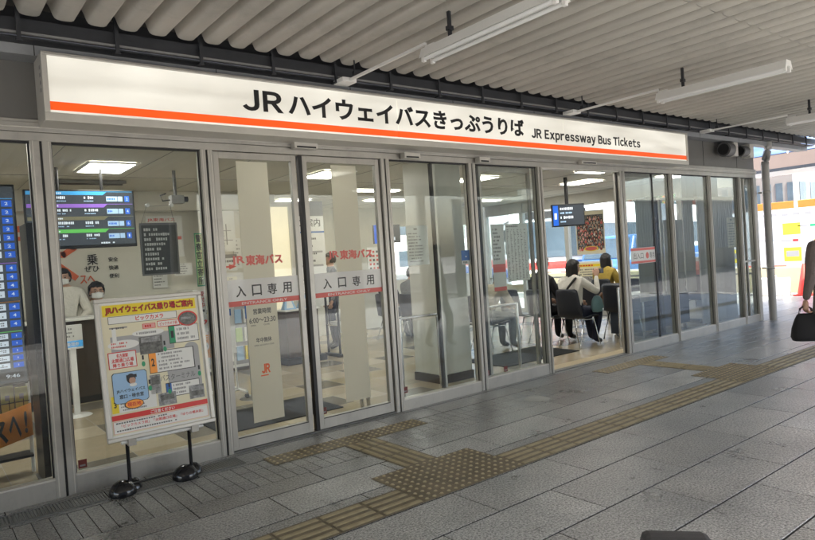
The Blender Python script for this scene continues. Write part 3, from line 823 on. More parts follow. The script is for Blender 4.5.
b.box(X0, 13.5, 4.86, 5.0, 3.0, 3.012, "gutter"); b.box(X0, 13.5, 4.85, 4.86, 3.0, 3.08, "gutter"); b.box(X0, 13.5, 4.735, 4.85, 3.068, 3.08, "beam"); b.box(X0, 13.5, 5.0, 5.018, 3.0, 3.16, "gutter")
for i in range(14): b.box(-3 + i * 1.25, -2.994 + i * 1.25, 4.8485, 4.8495, 3.0, 3.068, "gasket")
b.build("gutter", CAN)
x = -2.3
while x < 13.6:
    b = MB(); b.box(x - .012, x + .012, 4.685, 4.699, 3.045, 3.20, "beam_edge" if False else "beam"); b.box(x - .02, x + .02, 4.684, 4.75, 3.035, 3.045, "beam"); b.box(x - .012, x + .012, 4.70, 4.716, 3.19, 3.30, "beam"); b.build("bracket", CAN); x += .59
b = MB()
for i in range(12):
    x = 13.6 + i * P; pts_ = [(x, 3.30), (x + .022, 3.30), (x + .050, 3.226), (x + .060, 3.208), (x + .076, 3.20), (x + .150, 3.20), (x + .166, 3.208), (x + .175, 3.226), (x + .2, 3.30)]
    b.add([(p, Y0, z) for p, z in pts_] + [(p, 3.6, z) for p, z in pts_], [(k, k + 1, 10 + k, 9 + k) for k in range(8)], "deck")
b.box(13.605, 16.0, Y0, 3.6, 3.33, 3.40, "facade_dark")
b.build("added_shade_roof", CAN)  # unseen roof extension, added to cut the light coming from the right end
b = MB(); b.box(X0, X1, 0.4, .6, 3.29, 3.32, "beam"); b.box(X0, X1, -2.2, -2.0, 2.98, 3.32, "beam"); b.build("cross_beam", CAN)
for x in (-8, -2, 4, 10): b = MB(); b.tube([(x, -2.1, -.1), (x, -2.1, 2.98)], .11, "pipe", 16); b.build("column", CAN)

# suspended strip lights
lamp0 = None
for x, lab in ((3.09, "white twin tube strip light hanging nearest the camera"), (6.21, "white strip light hanging in the middle of the canopy"), (9.36, "white strip light farthest away at the right edge"), (-.1, "white strip light above the leftmost window")):
    if lamp0 is None:
        t = lamp0 = thing("strip_light", lab, "strip light", (x, 2.34, 2.9), 0, "strip lights hanging under the canopy")
        b = MB(); L_ = 1.24
        pr = [(-.045, .105), (.045, .105), (.075, .03), (.02, .055), (-.02, .055), (-.075, .03)]
        vs = [(px, 0, pz) for px, pz in pr] + [(px, L_, pz) for px, pz in pr]
        b.add(vs, [(i, (i + 1) % 6, 6 + (i + 1) % 6, 6 + i) for i in range(6)] + [tuple(range(6)), tuple(range(11, 5, -1))], "white")
        b.build("housing", t)
        for sx in (-.042, .042):
            b = MB(); b.tube([(sx, .035, .025), (sx, L_ - .035, .025)], .015, "tube", 12); b.build("tube", t)
        for yy in (0.004, L_ - .034):
            for sx in (-.042, .042):
                b = MB(); b.box(sx - .014, sx + .014, yy, yy + .03, .004, .052, "white"); b.build("lamp_holder", t, .004)
        b = MB(); b.box(-.009, .009, .96, .985, .105, .30, "beam"); b.box(-.022, .022, .955, .99, .16, .19, "beam"); b.build("hanger", t)
        b = MB(); b.box(-.011, .011, L_, 2.40, .138, .158, "white"); b.box(-.01, .01, L_ - .1, L_, .105, .13, "white"); b.box(-.08, .06, 2.25, 2.40, .13, .165, "white"); b.build("wiring_duct", t)
        b = MB(); b.box(-.015, .015, 2.16, 2.20, .161, .20, "beam"); b.tube([(0, 2.18, .20), (0, 2.18, .36)], .007, "beam"); b.build("hanger", t)
    else:
        t = copy_tree(lamp0); t.location.x = x; t["label"] = lab

# drain pipe at the corner
t = thing("drainpipe", "thick gray drainpipe standing at the right corner of the glass front", "drainpipe", (11.68, 4.86, 0))
b = MB(); b.tube([(0, 0, 0), (0, 0, 2.4), (0, 0, 2.66), (.012, 0, 2.71), (.035, 0, 2.76), (.12, 0, 2.90), (.142, 0, 2.95), (.15, 0, 3.0), (.15, 0, 3.08)], .062, "pipe", 20); b.build("pipe", t)
for z in (.9, 2.2): b = MB(); b.lathe([(.063, -.02), (.069, -.02), (.069, .02), (.063, .02)], "alu", (0, 0, z)); b.box(-.01, .01, .07, .14, z - .015, z + .015, "alu"); b.build("clamp", t)
# wall speakers
for x, lab in ((10.40, "round dark loudspeaker with pale collar above the windows"), (10.95, "second smaller loudspeaker next to the drainpipe")):
    t = thing("wall_speaker", lab, "speaker", (x, 5.0, 2.86), 0, "horn speakers on the wall panel")
    r = .11 if x < 10.6 else .085
    b = MB(); b.tube([(-.16, -.14, 0), (.02, -.14, 0)], r, "ink_gray", 22); b.tube([(.02, -.14, 0), (.05, -.14, 0)], r * 1.04, "alu_light", 22); b.tube([(-.17, -.14, 0), (-.161, -.14, 0)], r * .8, "gasket", 22); b.build("horn", t)
    b = MB(); b.box(.06, .2, -.2, -.06, -.1, .12, "alu_light"); b.box(.1, .16, -.06, .018, -.03, .03, "alu"); b.build("mount", t, .006)

# ================================================================== LIT SIGN
SG = thing("shop_sign", "long white light box sign with black Japanese lettering over the shop front", "sign", (0.77, 4.74, 2.55))
ox, oy, oz = 0.77, 4.74, 2.55
def sb(x0, x1, y0, y1, z0, z1): return (x0 - ox, x1 - ox, y0 - oy, y1 - oy, z0 - oz, z1 - oz)
b = MB()
b.box(*sb(.77, 8.92, 4.77, 5.015, 2.55, 3.0), "alu_light")
b.box(*sb(.77, 8.92, 4.735, 4.7699, 2.55, 2.605), "alu_light"); b.box(*sb(.77, 8.92, 4.735, 4.7699, 2.985, 3.005), "alu"); b.box(*sb(.77, .805, 4.735, 4.7699, 2.606, 2.984), "alu_light"); b.box(*sb(8.89, 8.92, 4.735, 4.7699, 2.606, 2.984), "alu_light")
b.build("sign_case", SG, .003)
b = MB()
edges = [.806, 3.70, 6.14, 8.889]
for a, c in zip(edges, edges[1:]):
    b.box(*sb(a, c - .004, 4.752, 4.7698, 2.682, 2.984), "sign_face"); b.box(*sb(a, c - .004, 4.752, 4.7698, 2.625, 2.6815), "orange_red"); b.box(*sb(a, c - .004, 4.752, 4.7698, 2.606, 2.6245), "sign_face")
b.build("light_panel", SG)
b = MB(); yy = 4.7517 - oy
def st(body, x0, x1, z0, z1, bold): join_text(b, body, x0 - ox, x1 - ox, z0 - oz, z1 - oz, yy, "ink", bold, .003)
latin(b, "JR", 2.16 - ox, 2.515 - ox, 2.742 - oz, 2.912 - oz, yy, "ink", .030, .003, .12)
st("ハイウェイバスきっぷうりば", 2.56, 5.45, 2.735, 2.922, .032)
b.build("japanese_lettering", SG); b = MB()
latin(b, "JR Expressway Bus Tickets", 5.57 - ox, 7.72 - ox, 2.705 - oz, 2.848 - oz, yy, "ink", .034, .003, .09)
b.build("english_lettering", SG)
b = MB()
for i in range(4): b.box(-.0012, -.0002, .05, .085, .20 + i * .05, .225 + i * .05, "ink_soft")
b.build("maker_plate", SG)

# ================================================================== NOTICE BOARD ON THE PAVEMENT
NB = thing("notice_board", "white framed board with colourful bus stop map and yellow title on black round feet", "notice board", (1.335, 4.74, 0))
Wp, Hp = .735, .965
b = MB(); w2_, = (Wp / 2,)
b.box(-w2_, w2_, .004, .02, 0, Hp, "paper")
fr = .028
b.box(-w2_, w2_, -.012, .024, Hp - fr, Hp, "alu_light"); b.box(-w2_, w2_, -.012, .024, 0, fr, "alu_light")
b.box(-w2_, -w2_ + fr, -.0119, .0239, fr, Hp - fr, "alu_light"); b.box(w2_ - fr, w2_, -.0119, .0239, fr, Hp - fr, "alu_light")
PAN = b.build("display_panel", NB, .006, (0, -.14, .392), (math.radians(-7.0), 0, 0))
b = MB()
def U(u): return -w2_ + fr + u * (Wp - 2 * fr)
def Vv(v): return fr + (1 - v) * (Hp - 2 * fr)
lay = [0]
def rect(u0, u1, v0, v1, m, lv): b.box(U(u0), U(u1), .004 - .0007 * lv, .0046 - .0007 * lv, Vv(v1), Vv(v0), m)
def elp(u, v, ru, rv, m, lv): b.ell(U(u), Vv(v), ru * (Wp - 2 * fr), rv * (Hp - 2 * fr), .004 - .0007 * lv, .0046 - .0007 * lv, m)
def tx(body, u0, u1, v0, v1, m, lv, bold=.015): join_text(b, body, U(u0), U(u1), Vv(v1), Vv(v0), .0039 - .0007 * lv, m, bold, .0003)
def sk(u0, u1, v0, v1, m, lv, rows, seed, n=16): strokes(b, U(u0), U(u1), Vv(v1), Vv(v0), .0037 - .0007 * lv, m, rows, .95, seed, .6, n)
rect(.015, .985, .015, .985, "cream_paper", 1)
rect(.03, .97, .02, .105, "yellow", 2); [tx("JRハイウェイバス乗り場ご案内", .06 + a_, .94 + a_, .032 + c_, .092 + c_, "ink", 2, 0) for a_, c_ in ((-.004, -.003), (.004, .003), (.004, -.003), (-.004, .003))]; tx("JRハイウェイバス乗り場ご案内", .06, .94, .032, .092, "red", 2.8, .006)
rect(.075, .76, .108, .165, "ink", 2); rect(.08, .755, .111, .162, "paper", 3); tx("ビックカメラ", .34, .62, .118, .155, "red", 3, .03)
rect(.08, .70, .26, .40, "map_gray", 2); rect(.80, .95, .42, .74, "map_gray", 2); elp(.875, .42, .075, .05, "map_gray", 2.1); rect(.60, .88, .56, .74, "map_gray", 2.2); rect(.10, .14, .20, .35, "paper", 2.5)
rect(.08, .25, .19, .20, "ink_soft", 3); sk(.1, .3, .185, .21, "ink_gray", 3, 1, 4, 10)
rect(.40, .53, .185, .225, "red", 3); rect(.405, .525, .188, .222, "pink", 4); sk(.42, .51, .19, .22, "red", 4, 1, 5, 4)
rect(.55, .78, .175, .225, "red", 3); rect(.555, .775, .18, .22, "paper", 4); tx("ビックカメラ前", .575, .755, .187, .213, "red", 4, .02)
elp(.87, .18, .105, .062, "red", 4); elp(.87, .18, .092, .05, "photo_dark", 5); rect(.80, .94, .165, .185, "photo_mid", 6)
elp(.45, .255, .16, .026, "paper", 4); sk(.33, .57, .24, .27, "ink_soft", 4, 1, 6, 18)
elp(.20, .325, .15, .035, "paper", 4); sk(.08, .33, .30, .35, "red_soft", 4, 2, 7, 16)
rect(.35, .58, .285, .42, "photo_dark", 5); rect(.37, .56, .29, .33, "photo_mid", 6)
rect(.655, .97, .225, .365, "ink", 3); rect(.66, .72, .23, .36, "green", 4); rect(.72, .965, .23, .36, "paper", 4); tx("1", .68, .70, .265, .32, "ink", 4, .03); sk(.74, .95, .24, .35, "ink_soft", 4, 3, 8, 18)
rect(.04, .31, .375, .50, "red", 4); rect(.048, .302, .381, .494, "paper", 5); tx("名古屋駅", .12, .23, .39, .418, "red", 5, .03); tx("太閤通口広場", .07, .28, .424, .454, "red", 5, .03); tx("降り乗り場", .08, .27, .46, .488, "red", 5, .03)
rect(.425, .895, .405, .575, "ink", 3); rect(.43, .50, .41, .57, "orange", 4); rect(.50, .885, .41, .57, "paper", 4); tx("2", .448, .482, .46, .52, "ink", 4, .03); sk(.52, .87, .42, .56, "ink_soft", 4, 5, 9, 24)
for u, v in ((.61 - .01, .38), (.37, .47), (.41, .66), (.60, .71), (.93, .61)):
    tx("1", u - .006, u + .006, v - .045, v - .012, "ink", 5, .02); b.ell(U(u), Vv(v + .02), .012, .018, -.0002, .0004, "green")
# attendant picture: round face with cap in a blue box
b.prism([(U(.055) + .012 * sx, Vv(.76) + 0) for sx in (1,)] + [(U(.39) - .012, Vv(.76)), (U(.39), Vv(.745)), (U(.39), Vv(.545)), (U(.39) - .012, Vv(.53)), (U(.055) + .012, Vv(.53)), (U(.055), Vv(.545)), (U(.055), Vv(.745))], -.0010, -.0004, "ink")
b.prism([(U(.06) + .012, Vv(.757)), (U(.385) - .012, Vv(.757)), (U(.385), Vv(.742)), (U(.385), Vv(.548)), (U(.385) - .012, Vv(.534)), (U(.06) + .012, Vv(.534)), (U(.06), Vv(.548)), (U(.06), Vv(.742))], -.0016, -.0010, "sky_blue")
b.ell(U(.235), Vv(.585), .030, .034, -.0022, -.0016, "ink"); b.ell(U(.245), Vv(.60), .021, .025, -.0028, -.0022, "skin"); b.box(U(.19), U(.29), -.0034, -.0028, Vv(.578), Vv(.556), "ink"); b.ell(U(.25), Vv(.632), .024, .012, -.0028, -.0022, "paper")
tx("JRハイウェイバス", .085, .36, .655, .685, "ink", 8.6, .02); tx("窓口・待合室", .11, .34, .695, .725, "ink", 8.6, .03)
b.ell(U(.24), Vv(.775), .062, .032, -.0036, -.003, "ink"); b.ell(U(.24), Vv(.775), .058, .028, -.0042, -.0036, "orange"); tx("現在地", .175, .305, .76, .79, "red", 11.6, .03)
tx("バスターミナル", .52, .885, .60, .645, "ink_gray", 3, .004)
rect(.415, .52, .585, .73, "photo_mid", 4); rect(.43, .51, .60, .66, "photo_dark", 5)
rect(.565, .92, .665, .775, "ink", 3); rect(.57, .625, .67, .77, "blue", 4); rect(.625, .915, .67, .77, "paper", 4); tx("4", .585, .61, .70, .74, "ink", 4, .03); sk(.64, .90, .675, .765, "ink_soft", 4, 3, 12, 20)
rect(.03, .095, .70, .825, "yellow", 4); rect(.095, .46, .70, .825, "paper", 4); tx("3", .05, .075, .74, .785, "ink", 4, .04); sk(.11, .44, .705, .82, "ink_soft", 4, 5, 13, 20)
rect(.48, .66, .735, .83, "photo_mid", 5); rect(.50, .64, .75, .79, "photo_dark", 6); rect(.80, .96, .715, .82, "photo_mid", 5); rect(.81, .95, .76, .80, "photo_dark", 6)
rect(.02, .98, .84, .878, "red", 5); tx("ご注意ください", .39, .63, .846, .872, "paper", 5, .03)
rect(.025, .975, .885, .975, "pink", 4); rect(.03, .97, .888, .972, "paper", 5); sk(.05, .95, .89, .91, "ink_gray", 5, 1, 14, 38); tx("「ビックカメラ前」「太閤通口広場」「ゆりの噴水前」", .10, .92, .912, .935, "red", 5, .02); sk(.05, .95, .945, .965, "ink_gray", 5, 1, 16, 38)
b.build("printed_map", PAN)
for s_ in (-.215, .215):
    b = MB(); b.tube([(s_, 0, .03), (s_, 0, .36), (s_, -.08, .45)], .013, "black_shiny", 12)
    b.build("post", NB)
    b = MB(); b.lathe([(0, .098), (.03, .094), (.062, .074), (.084, .044), (.092, .012), (.088, 0)], "black_shiny", (s_ - .055, -.02, 0), 24); b.lathe([(0, .075), (.025, .07), (.05, .045), (.06, .0)], "black_shiny", (s_ + .035, .06, 0), 20); b.build("round_foot", NB)
b = MB(); b.tube([(-.215, 0, .05), (.215, 0, .05)], .008, "black"); b.build("tie_bar", NB); b = MB(); b.tube([(-.28, -.118, .375), (.28, -.118, .375)], .012, "white"); b.build("cross_bar", NB)
for s_ in (-.215, .215): b = MB(); b.box(s_ - .025, s_ + .025, -.15, -.09, .35, .40, "alu"); b.build("clamp", NB)

# ================================================================== THINGS ON AND BEHIND THE GLASS
# departures board (large, left edge)
t = thing("departure_board", "tall dark departures screen with columns of blue numbered squares behind the leftmost window", "display screen", (.02, 5.42, .775))
b = MB(); b.box(-.75, .625, 0, .06, 0, 1.44, "black"); b.build("casing", t, .004)
b = MB(); b.box(-.73, .612, -.004, -.0005, .015, 1.425, "screen_dark"); b.build("screen", t)
b = MB(); rn = random.Random(5)
def cells(z0, z1, n, digit, header):
    b.box(-.72, .605, -.0055, -.0045, z1 + .004, z1 + .010, header)
    h = (z1 - z0) / n
    for i in range(n):
        za = z1 - (i + 1) * h + .010; zb = z1 - i * h - .006
        b.box(.535, .60, -.0058, -.0045, za, zb, "scr_blue"); join_text(b, digit, .556, .577, za + .012, zb - .012, -.0059, "scr_white", .02, .0004)
        b.box(.435, .515, -.0058, -.0045, za, zb, "scr_white"); strokes(b, .44, .51, za + .008, zb - .008, -.0062, "ink_gray", 2, .95, i, .7, 6)
        b.box(.335, .42, -.0058, -.0045, za, zb, "scr_white"); strokes(b, .34, .415, za + .008, zb - .008, -.0062, "ink_gray", 2, .95, i + 9, .7, 6)
        strokes(b, -.68, .30, za + .005, zb - .005, -.0062, "scr_white", 1, .9, i + 20, .8, 26)
cells(.90, 1.33, 7, "2", "scr_sky"); cells(.615, .865, 4, "4", "scr_purple"); cells(.40, .585, 3, "4", "orange"); cells(.105, .37, 5, "1", "scr_green")
strokes(b, -.65, .6, 1.345, 1.415, -.0048, "scr_white", 2, .8, 77, .6, 40)
b.box(.42, .60, -.0055, -.0045, .03, .085, "black"); join_text(b, "9:46", .485, .57, .045, .070, -.0056, "scr_white", .0, .0004); b.build("timetable", t)
b = MB(); b.box(-.4, -.36, .02, .05, 1.44, 1.83, "black"); b.box(.36, .40, .02, .05, 1.44, 1.83, "black"); b.build("ceiling_bracket", t)
# dark slab beside it
t = thing("dark_partition", "narrow black upright partition panel beside the departures screen", "partition", (.735, 5.34, 0))
b = MB(); b.box(-.045, .035, 0, .35, .02, 1.93, "black"); b.build("panel", t, .004)
b = MB(); b.box(-.06, .05, -.01, .37, 0.004, .02, "ink_gray"); b.build("foot", t)
for z in (1.45, 1.90): b = MB(); b.lathe([(0, 0), (.006, .001)], "chrome", (0, 0, 0)); b.tube([(.0, -.004, z), (.0, .0, z)], .007, "chrome"); b.build("screw", t)
# pamphlet rack and banner
t = thing("pamphlet_rack", "wire rack full of yellow green pamphlets standing under the departures screen", "rack", (.30, 5.85, 0))
b = MB()
for i in range(-4, 4): b.box(i * .095 + .004, i * .095 + .088, -.05 + .0, -.03, .42, .72 - .03 * (i % 2), "rack_yellow"); b.box(i * .095 + .03, i * .095 + .06, -.0505, -.0501, .60, .64, "ink_soft")
b.build("pamphlets", t)
b = MB()
for z in (.42, .50, .58, .72): b.tube([(-.42, -.06, z), (.38, -.06, z)], .004, "black", 6)
for x in [i * .095 - .42 for i in range(9)]: b.tube([(x, -.06, .42), (x, -.06, .60)], .003, "black", 6)
b.tube([(-.42, 0, 0), (-.42, 0, .8)], .012, "alu"); b.tube([(.38, 0, 0), (.38, -.02, .74)], .014, "white"); b.tube([(-.42, 0, .3), (.38, 0, .3)], .01, "black")
b.box(-.42, .38, -.08, .1, .14, .16, "black"); b.build("wire_frame", t)
t = thing("paper_banner", "curved orange banner reading bus in black Japanese letters hung on the pamphlet rack", "banner", (.30, 5.72, 0))
b = MB(); vs = []; K = 16
for i in range(K + 1):
    x = -.55 + .93 * i / K; y = -.05 * math.sin(PI * i / K); dz = -.05 * math.sin(PI * i / K)
    vs += [(x, y, .27 + dz + .05 * i / K), (x, y, .52 + dz + .05 * i / K)]
nv = len(vs); vs += [(x, y + .003, z) for x, y, z in vs]
b.add(vs, [(2*i, 2*i+2, 2*i+3, 2*i+1) for i in range(K)] + [(nv+2*i, nv+2*i+1, nv+2*i+3, nv+2*i+2) for i in range(K)] + [(2*i, 2*i+1, nv+2*i+1, nv+2*i) for i in (0, K)] + [(2*i, nv+2*i, nv+2*i+2, 2*i+2) for i in range(K)] + [(2*i+1, 2*i+3, nv+2*i+3, nv+2*i+1) for i in range(K)], "orange", True); b.build("sheet", t)
b = MB()
for i, (ch, x0_, x1_) in enumerate((("高", -.50, -.34), ("速", -.31, -.15), ("バ", .0 - .1, .06), ("ス", .09, .21), ("ヘ", .22, .30), ("!", .325, .345))):
    s_ = (x0_ + .55) / .93; join_text(b, ch, x0_, x1_, .31 - .05 * math.sin(PI * s_) + .05 * s_, .48 - .05 * math.sin(PI * s_) + .05 * s_, -.052 * math.sin(PI * s_) - .012, "ink", .03, .0006)
b.build("lettering", t)

# hanging timetable monitor
t = thing("timetable_monitor", "wide hanging timetable screen with blue purple olive and green bars above the ticket counter", "display screen", (1.40, 7.0, 1.80))
b = MB(); b.box(-.50, .50, 0, .05, 0, .58, "black"); b.build("casing", t, .005)
b = MB(); b.box(-.485, .485, -.003, -.0005, .03, .57, "screen_dark"); b.build("screen", t)
b = MB()
for i, c in enumerate(("scr_sky", "scr_purple", "scr_olive", "scr_green")):
    z = .565 - i * .125
    b.add([(-.48, -.004, z - .036), (.20, -.004, z - .036), (.24, -.004, z), (-.48, -.004, z)], [(0,1,2,3)], c); b.box(.20, .48, -.0042, -.0036, z - .004, z, c)
    strokes(b, -.27, -.05, z - .034, z - .004, -.0046, "scr_white", 1, .5, i, .5, 14)
    strokes(b, -.27, -.05, z - .08, z - .045, -.0046, "scr_white", 1, .95, i + 4, .8, 14); strokes(b, .02, .20, z - .08, z - .045, -.0046, "scr_white", 1, .95, i + 8, .8, 10)
    strokes(b, -.27, -.05, z - .105, z - .088, -.0046, "scr_pale", 1, .8, i + 40, .6, 20); strokes(b, .02, .20, z - .105, z - .088, -.0046, "scr_pale", 1, .8, i + 80, .6, 14)
    b.box(.23, .335, -.0042, -.0036, z - .10, z - .05, "scr_pale"); strokes(b, .235, .33, z - .098, z - .052, -.0048, "scr_blue", 1, .9, i, .5, 6); b.box(.34, .385, -.0042, -.0036, z - .10, z - .05, "scr_pale"); b.box(.405, .45, -.0042, -.0036, z - .105, z - .045, "scr_blue"); join_text(b, "2461"[i], .42, .436, z - .09, z - .06, -.0043, "scr_white", .01, .0004)
strokes(b, .15, .46, .035, .06, -.0046, "scr_white", 1, .8, 66, .7, 14)
b.build("timetable", t)
b = MB(); b.tube([(-.2, .03, .58), (-.2, .03, .80)], .015, "black"); b.tube([(.2, .03, .58), (.2, .03, .80)], .015, "black"); b.build("ceiling_bracket", t)

# chalkboard on suction hooks
t = thing("chalkboard", "small black chalkboard with white handwriting hanging on a string inside the window", "chalkboard", (1.55, 5.10, 1.49))
b = MB(); b.box(-.14, .14, 0, .012, 0, .40, "chalkboard"); b.build("slate", t, .003)
b = MB()
for a in ((-.14, .14, -.003, .015, .385, .402), (-.14, .14, -.003, .015, -.002, .012), (-.142, -.13, -.003, .015, .012, .385), (.13, .142, -.003, .015, .012, .385)): b.box(*a, "ink_gray")
b.build("frame", t)
b = MB(); strokes(b, -.115, .115, .03, .37, -.0005, "chalk", 9, .9, 21, .62, 13); b.build("handwriting", t)
b = MB(); b.tube([(-.125, .005, .40), (-.08, .0, .53), (.10, .0, .54), (.125, .005, .40)], .0025, "ink_soft", 6); b.build("string", t)
for x in (-.08, .10): b = MB(); b.lathe([(0, 0), (.02, .0)], "white"); b.tube([(x, -.045, .535), (x, -.01, .535)], .014, "white"); b.build("suction_hook", t)

# stickers by the second frame
def sheet(name, label, cat, x0, x1, z0, z1, y, draw, m="paper", group=None, th=.002):
    t = thing(name, label, cat, ((x0 + x1) / 2, y, z0), 0, group); w = (x1 - x0) / 2; h = z1 - z0
    b = MB(); b.box(-w, w, 0, th, 0, h, m); b.build("sheet", t)
    b = MB(); draw(b, w, h); b.build("print", t)
    return t
sheet("window_sticker", "green edged vertical notice reading police stop by place in black characters", "sticker", 1.805, 1.866, 1.375, 1.80, 5.05,
      lambda b, w, h: (b.box(-w + .006, w - .006, -.0012, -.0002, .01, h - .01, "lime"), join_text(b, "警察官立寄所", -w + .01, w - .01, .01, h - .01, -.0013, "ink", .03, .0004, True)), "green")
sheet("window_sticker", "small pink and white vertical notice under the green edged sticker", "sticker", 1.807, 1.862, 1.16, 1.345, 5.05,
      lambda b, w, h: (join_text(b, "受付中", -w + .012, w - .012, .04, h - .01, -.0003, "red", .02, .0004, True), b.box(-.012, .012, -.0012, -.0002, .01, .03, "ink")), "paper")
def heart(b, w, h):
    pts = []
    for k in range(28):
        a = 2 * PI * k / 28; pts.append((.0016 * 16 * math.sin(a) ** 3 * 1.0, h * .56 + .0016 * (13 * math.cos(a) - 5 * math.cos(2*a) - 2 * math.cos(3*a) - math.cos(4*a))))
    b.prism(pts, -.0012, -.0002, "red"); b.add([(.002, -.0016, h*.72), (-.008, -.0016, h*.56), (0, -.0016, h*.56), (-.003, -.0016, h*.42), (.009, -.0016, h*.6), (.001, -.0016, h*.6)], [(0,1,2,3,4,5)], "paper"); strokes(b, -w*.8, w*.8, .004, .03, -.0006, "ink_soft", 2, .9, 3, .6, 8)
sheet("window_sticker", "white sticker with a red heart and lightning bolt beside the board", "sticker", 1.805, 1.866, 1.01, 1.15, 5.05, heart)
sheet("window_sticker", "orange red sticker with a white disc lowest beside the board", "sticker", 1.805, 1.868, .80, .985, 5.05,
      lambda b, w, h: (b.ell(0, h * .5, .024, .034, -.0012, -.0002, "paper"), b.ell(0, h * .5, .010, .016, -.0018, -.0012, "ink"), join_text(b, "IC", -.02, .02, h * .8, h * .93, -.0003, "paper", .02, .0004)), "orange")
# papers on the glass
def lines_print(rows, seed, m="ink_soft", title=True):
    def f(b, w, h):
        if title: strokes(b, -w * .3, w * .3, h * .88, h * .95, -.0006, "ink_gray", 1, 1, seed, .8, 8)
        strokes(b, -w * .85, w * .85, h * .06, h * .84, -.0006, m, rows, .95, seed + 1, .45, 20)
    return f
sheet("paper_notice", "large white notice with rows of print on the glass left of the pillar", "notice", 3.94, 4.22, 1.41, 1.81, 5.05, lines_print(10, 31), "paper_film")
sheet("window_sticker", "blue square sticker with white strip at the edge of the pane before the pillar", "sticker", 4.67, 4.80, 1.38, 1.53, 5.05, lambda b, w, h: (b.box(-w, w, -.001, -.0002, 0, h * .27, "paper"), strokes(b, -w*.7, w*.7, h*.04, h*.24, -.0014, "ink_gray", 1, 1, 5, .8, 6), b.ell(0, h*.55, .008, .008, -.001, -.0002, "paper")), "blue")
sheet("paper_notice", "tall white timetable sheet with dense columns of print on the pane left of the entrance", "notice", 5.37, 5.74, 1.14, 1.80, 5.05,
      lambda b, w, h: (strokes(b, -w * .9, w * .9, h * .93, h * .98, -.0006, "ink_gray", 1, .9, 3, .6, 14), [strokes(b, -w*.9 + k * w * .31, -w*.9 + k * w * .31 + w*.24, h * .03, h * .91, -.0006, "ink_gray", 30, 1, 41 + k, .55, 3) for k in range(6)]), "paper_film")
sheet("paper_notice", "faint gray paper with brown blocks left of the tall timetable sheet", "notice", 5.14, 5.34, 1.05, 1.80, 5.052,
      lambda b, w, h: (b.box(-w, w, -.001, -.0002, h*.28, h*.40, "red_soft"), b.box(-w, w, -.001, -.0002, 0, h*.06, "red_soft"), strokes(b, -w*.8, w*.8, h*.45, h*.95, -.0006, "ink_soft", 9, .9, 4, .6, 8)), "paper_film")
sheet("paper_notice", "narrow strip of vertical black characters on the glass right of the entrance", "notice", 8.50, 8.58, 1.05, 1.62, 5.05,
      lambda b, w, h: join_text(b, "高速バス待合室", -.026, .026, .02, h - .02, -.0003, "ink_gray", .01, .0004, True), "glass")
sheet("paper_notice", "yellow edged notice with rows of print on the last pane before the corner", "notice", 10.62, 10.93, 1.30, 1.80, 5.056, lines_print(9, 61), "cream_paper")
sheet("paper_notice", "small notice board with pale face at eye height on the wall above the counter stand", "notice", 2.9, 3.15, 1.45, 1.62, 8.98, lines_print(4, 63), "paper")

# ticket counter
t = thing("ticket_counter", "long dark wood ticket counter with pale top at the back of the left room", "counter", (1.2, 8.5, 0))
b = MB(); b.box(-4.8, 1.72, 0, .12, .08, 1.0, "counter_wood"); b.build("front_panel", t, .004)
b = MB(); b.box(-4.8, 1.76, -.06, .35, 1.001, 1.035, "white"); b.build("counter_top", t, .006)
b = MB(); b.box(-4.8, 1.70, .02, .11, .004, .08, "black"); b.build("plinth", t)
b = MB(); b.box(1.73, 1.80, -.1, .5, .004, 1.25, "white"); b.build("end_panel", t, .006)
# orange stroke emblem and brush writing on the back wall
t = thing("wall_emblem", "large orange striped letter emblem on the cream back wall", "wall sign", (1.50, 9.19, 1.30))
b = MB()
def band(pts, w, m, y=-.012):
    for (xa, za), (xb, zb) in zip(pts, pts[1:]):
        d = Vector((xb - xa, zb - za)).normalized(); n_ = Vector((-d.y, d.x)) * w / 2; e = d * w * .3
        b.prism([(xa - e.x + n_.x, za - e.y + n_.y), (xa - e.x - n_.x, za - e.y - n_.y), (xb + e.x - n_.x, zb + e.y - n_.y), (xb + e.x + n_.x, zb + e.y + n_.y)], y, 0, m)
band([(-.60, .86), (.08, .86), (.20, .78), (.20, .60), (.08, .52), (-.30, .52)], .075, "logo_orange"); band([(-.60, .74), (.04, .74), (.08, .70), (.08, .66), (.02, .63), (-.30, .63)], .05, "logo_orange", -.010)
band([(-.12, .50), (.20, .22)], .075, "logo_orange", -.014); band([(-.30, .50), (.02, .20)], .06, "logo_orange", -.009)
b.build("strokes", t)
t = thing("wall_lettering", "black brush characters on the cream wall beside the orange emblem", "wall sign", (2.05, 9.19, 1.30))
b = MB(); join_text(b, "乗", -.20, -.07, .37, .51, -.001, "ink", .01, .004); join_text(b, "ぜひ", -.24, -.06, .28, .36, -.001, "ink", .008, .004); join_text(b, "安全", .06, .18, .40, .46, -.001, "ink", .006, .004); join_text(b, "快適", .06, .18, .29, .35, -.001, "ink", .006, .004); join_text(b, "便利", .06, .18, .18, .24, -.001, "ink", .006, .004); join_text(b, "スへ", -.30, -.12, .13, .24, -.001, "logo_orange", .02, .004)
b.build("lettering", t)
# ticket stand in front of the counter
t = thing("number_ticket_stand", "slim white post with a white and blue sign box in front of the counter", "stand", (1.36, 7.8, 0))
b = MB(); b.box(-.03, .03, -.02, .03, .02, .75, "white"); b.build("post", t, .004)
b = MB(); b.box(-.10, .10, -.04, .04, .74, 1.0, "white"); b.box(-.098, .098, -.0408, -.0401, .76, .83, "scr_sky"); strokes(b, -.08, .08, .86, .98, -.0412, "ink_soft", 3, .9, 8, .5, 8); join_text(b, "整理券", -.06, .06, .775, .815, -.0409, "paper", .02, .0004); b.build("sign_box", t, .002)
b = MB(); b.lathe([(0, .02), (.13, .018), (.15, .004)], "white"); b.build("base_plate", t)
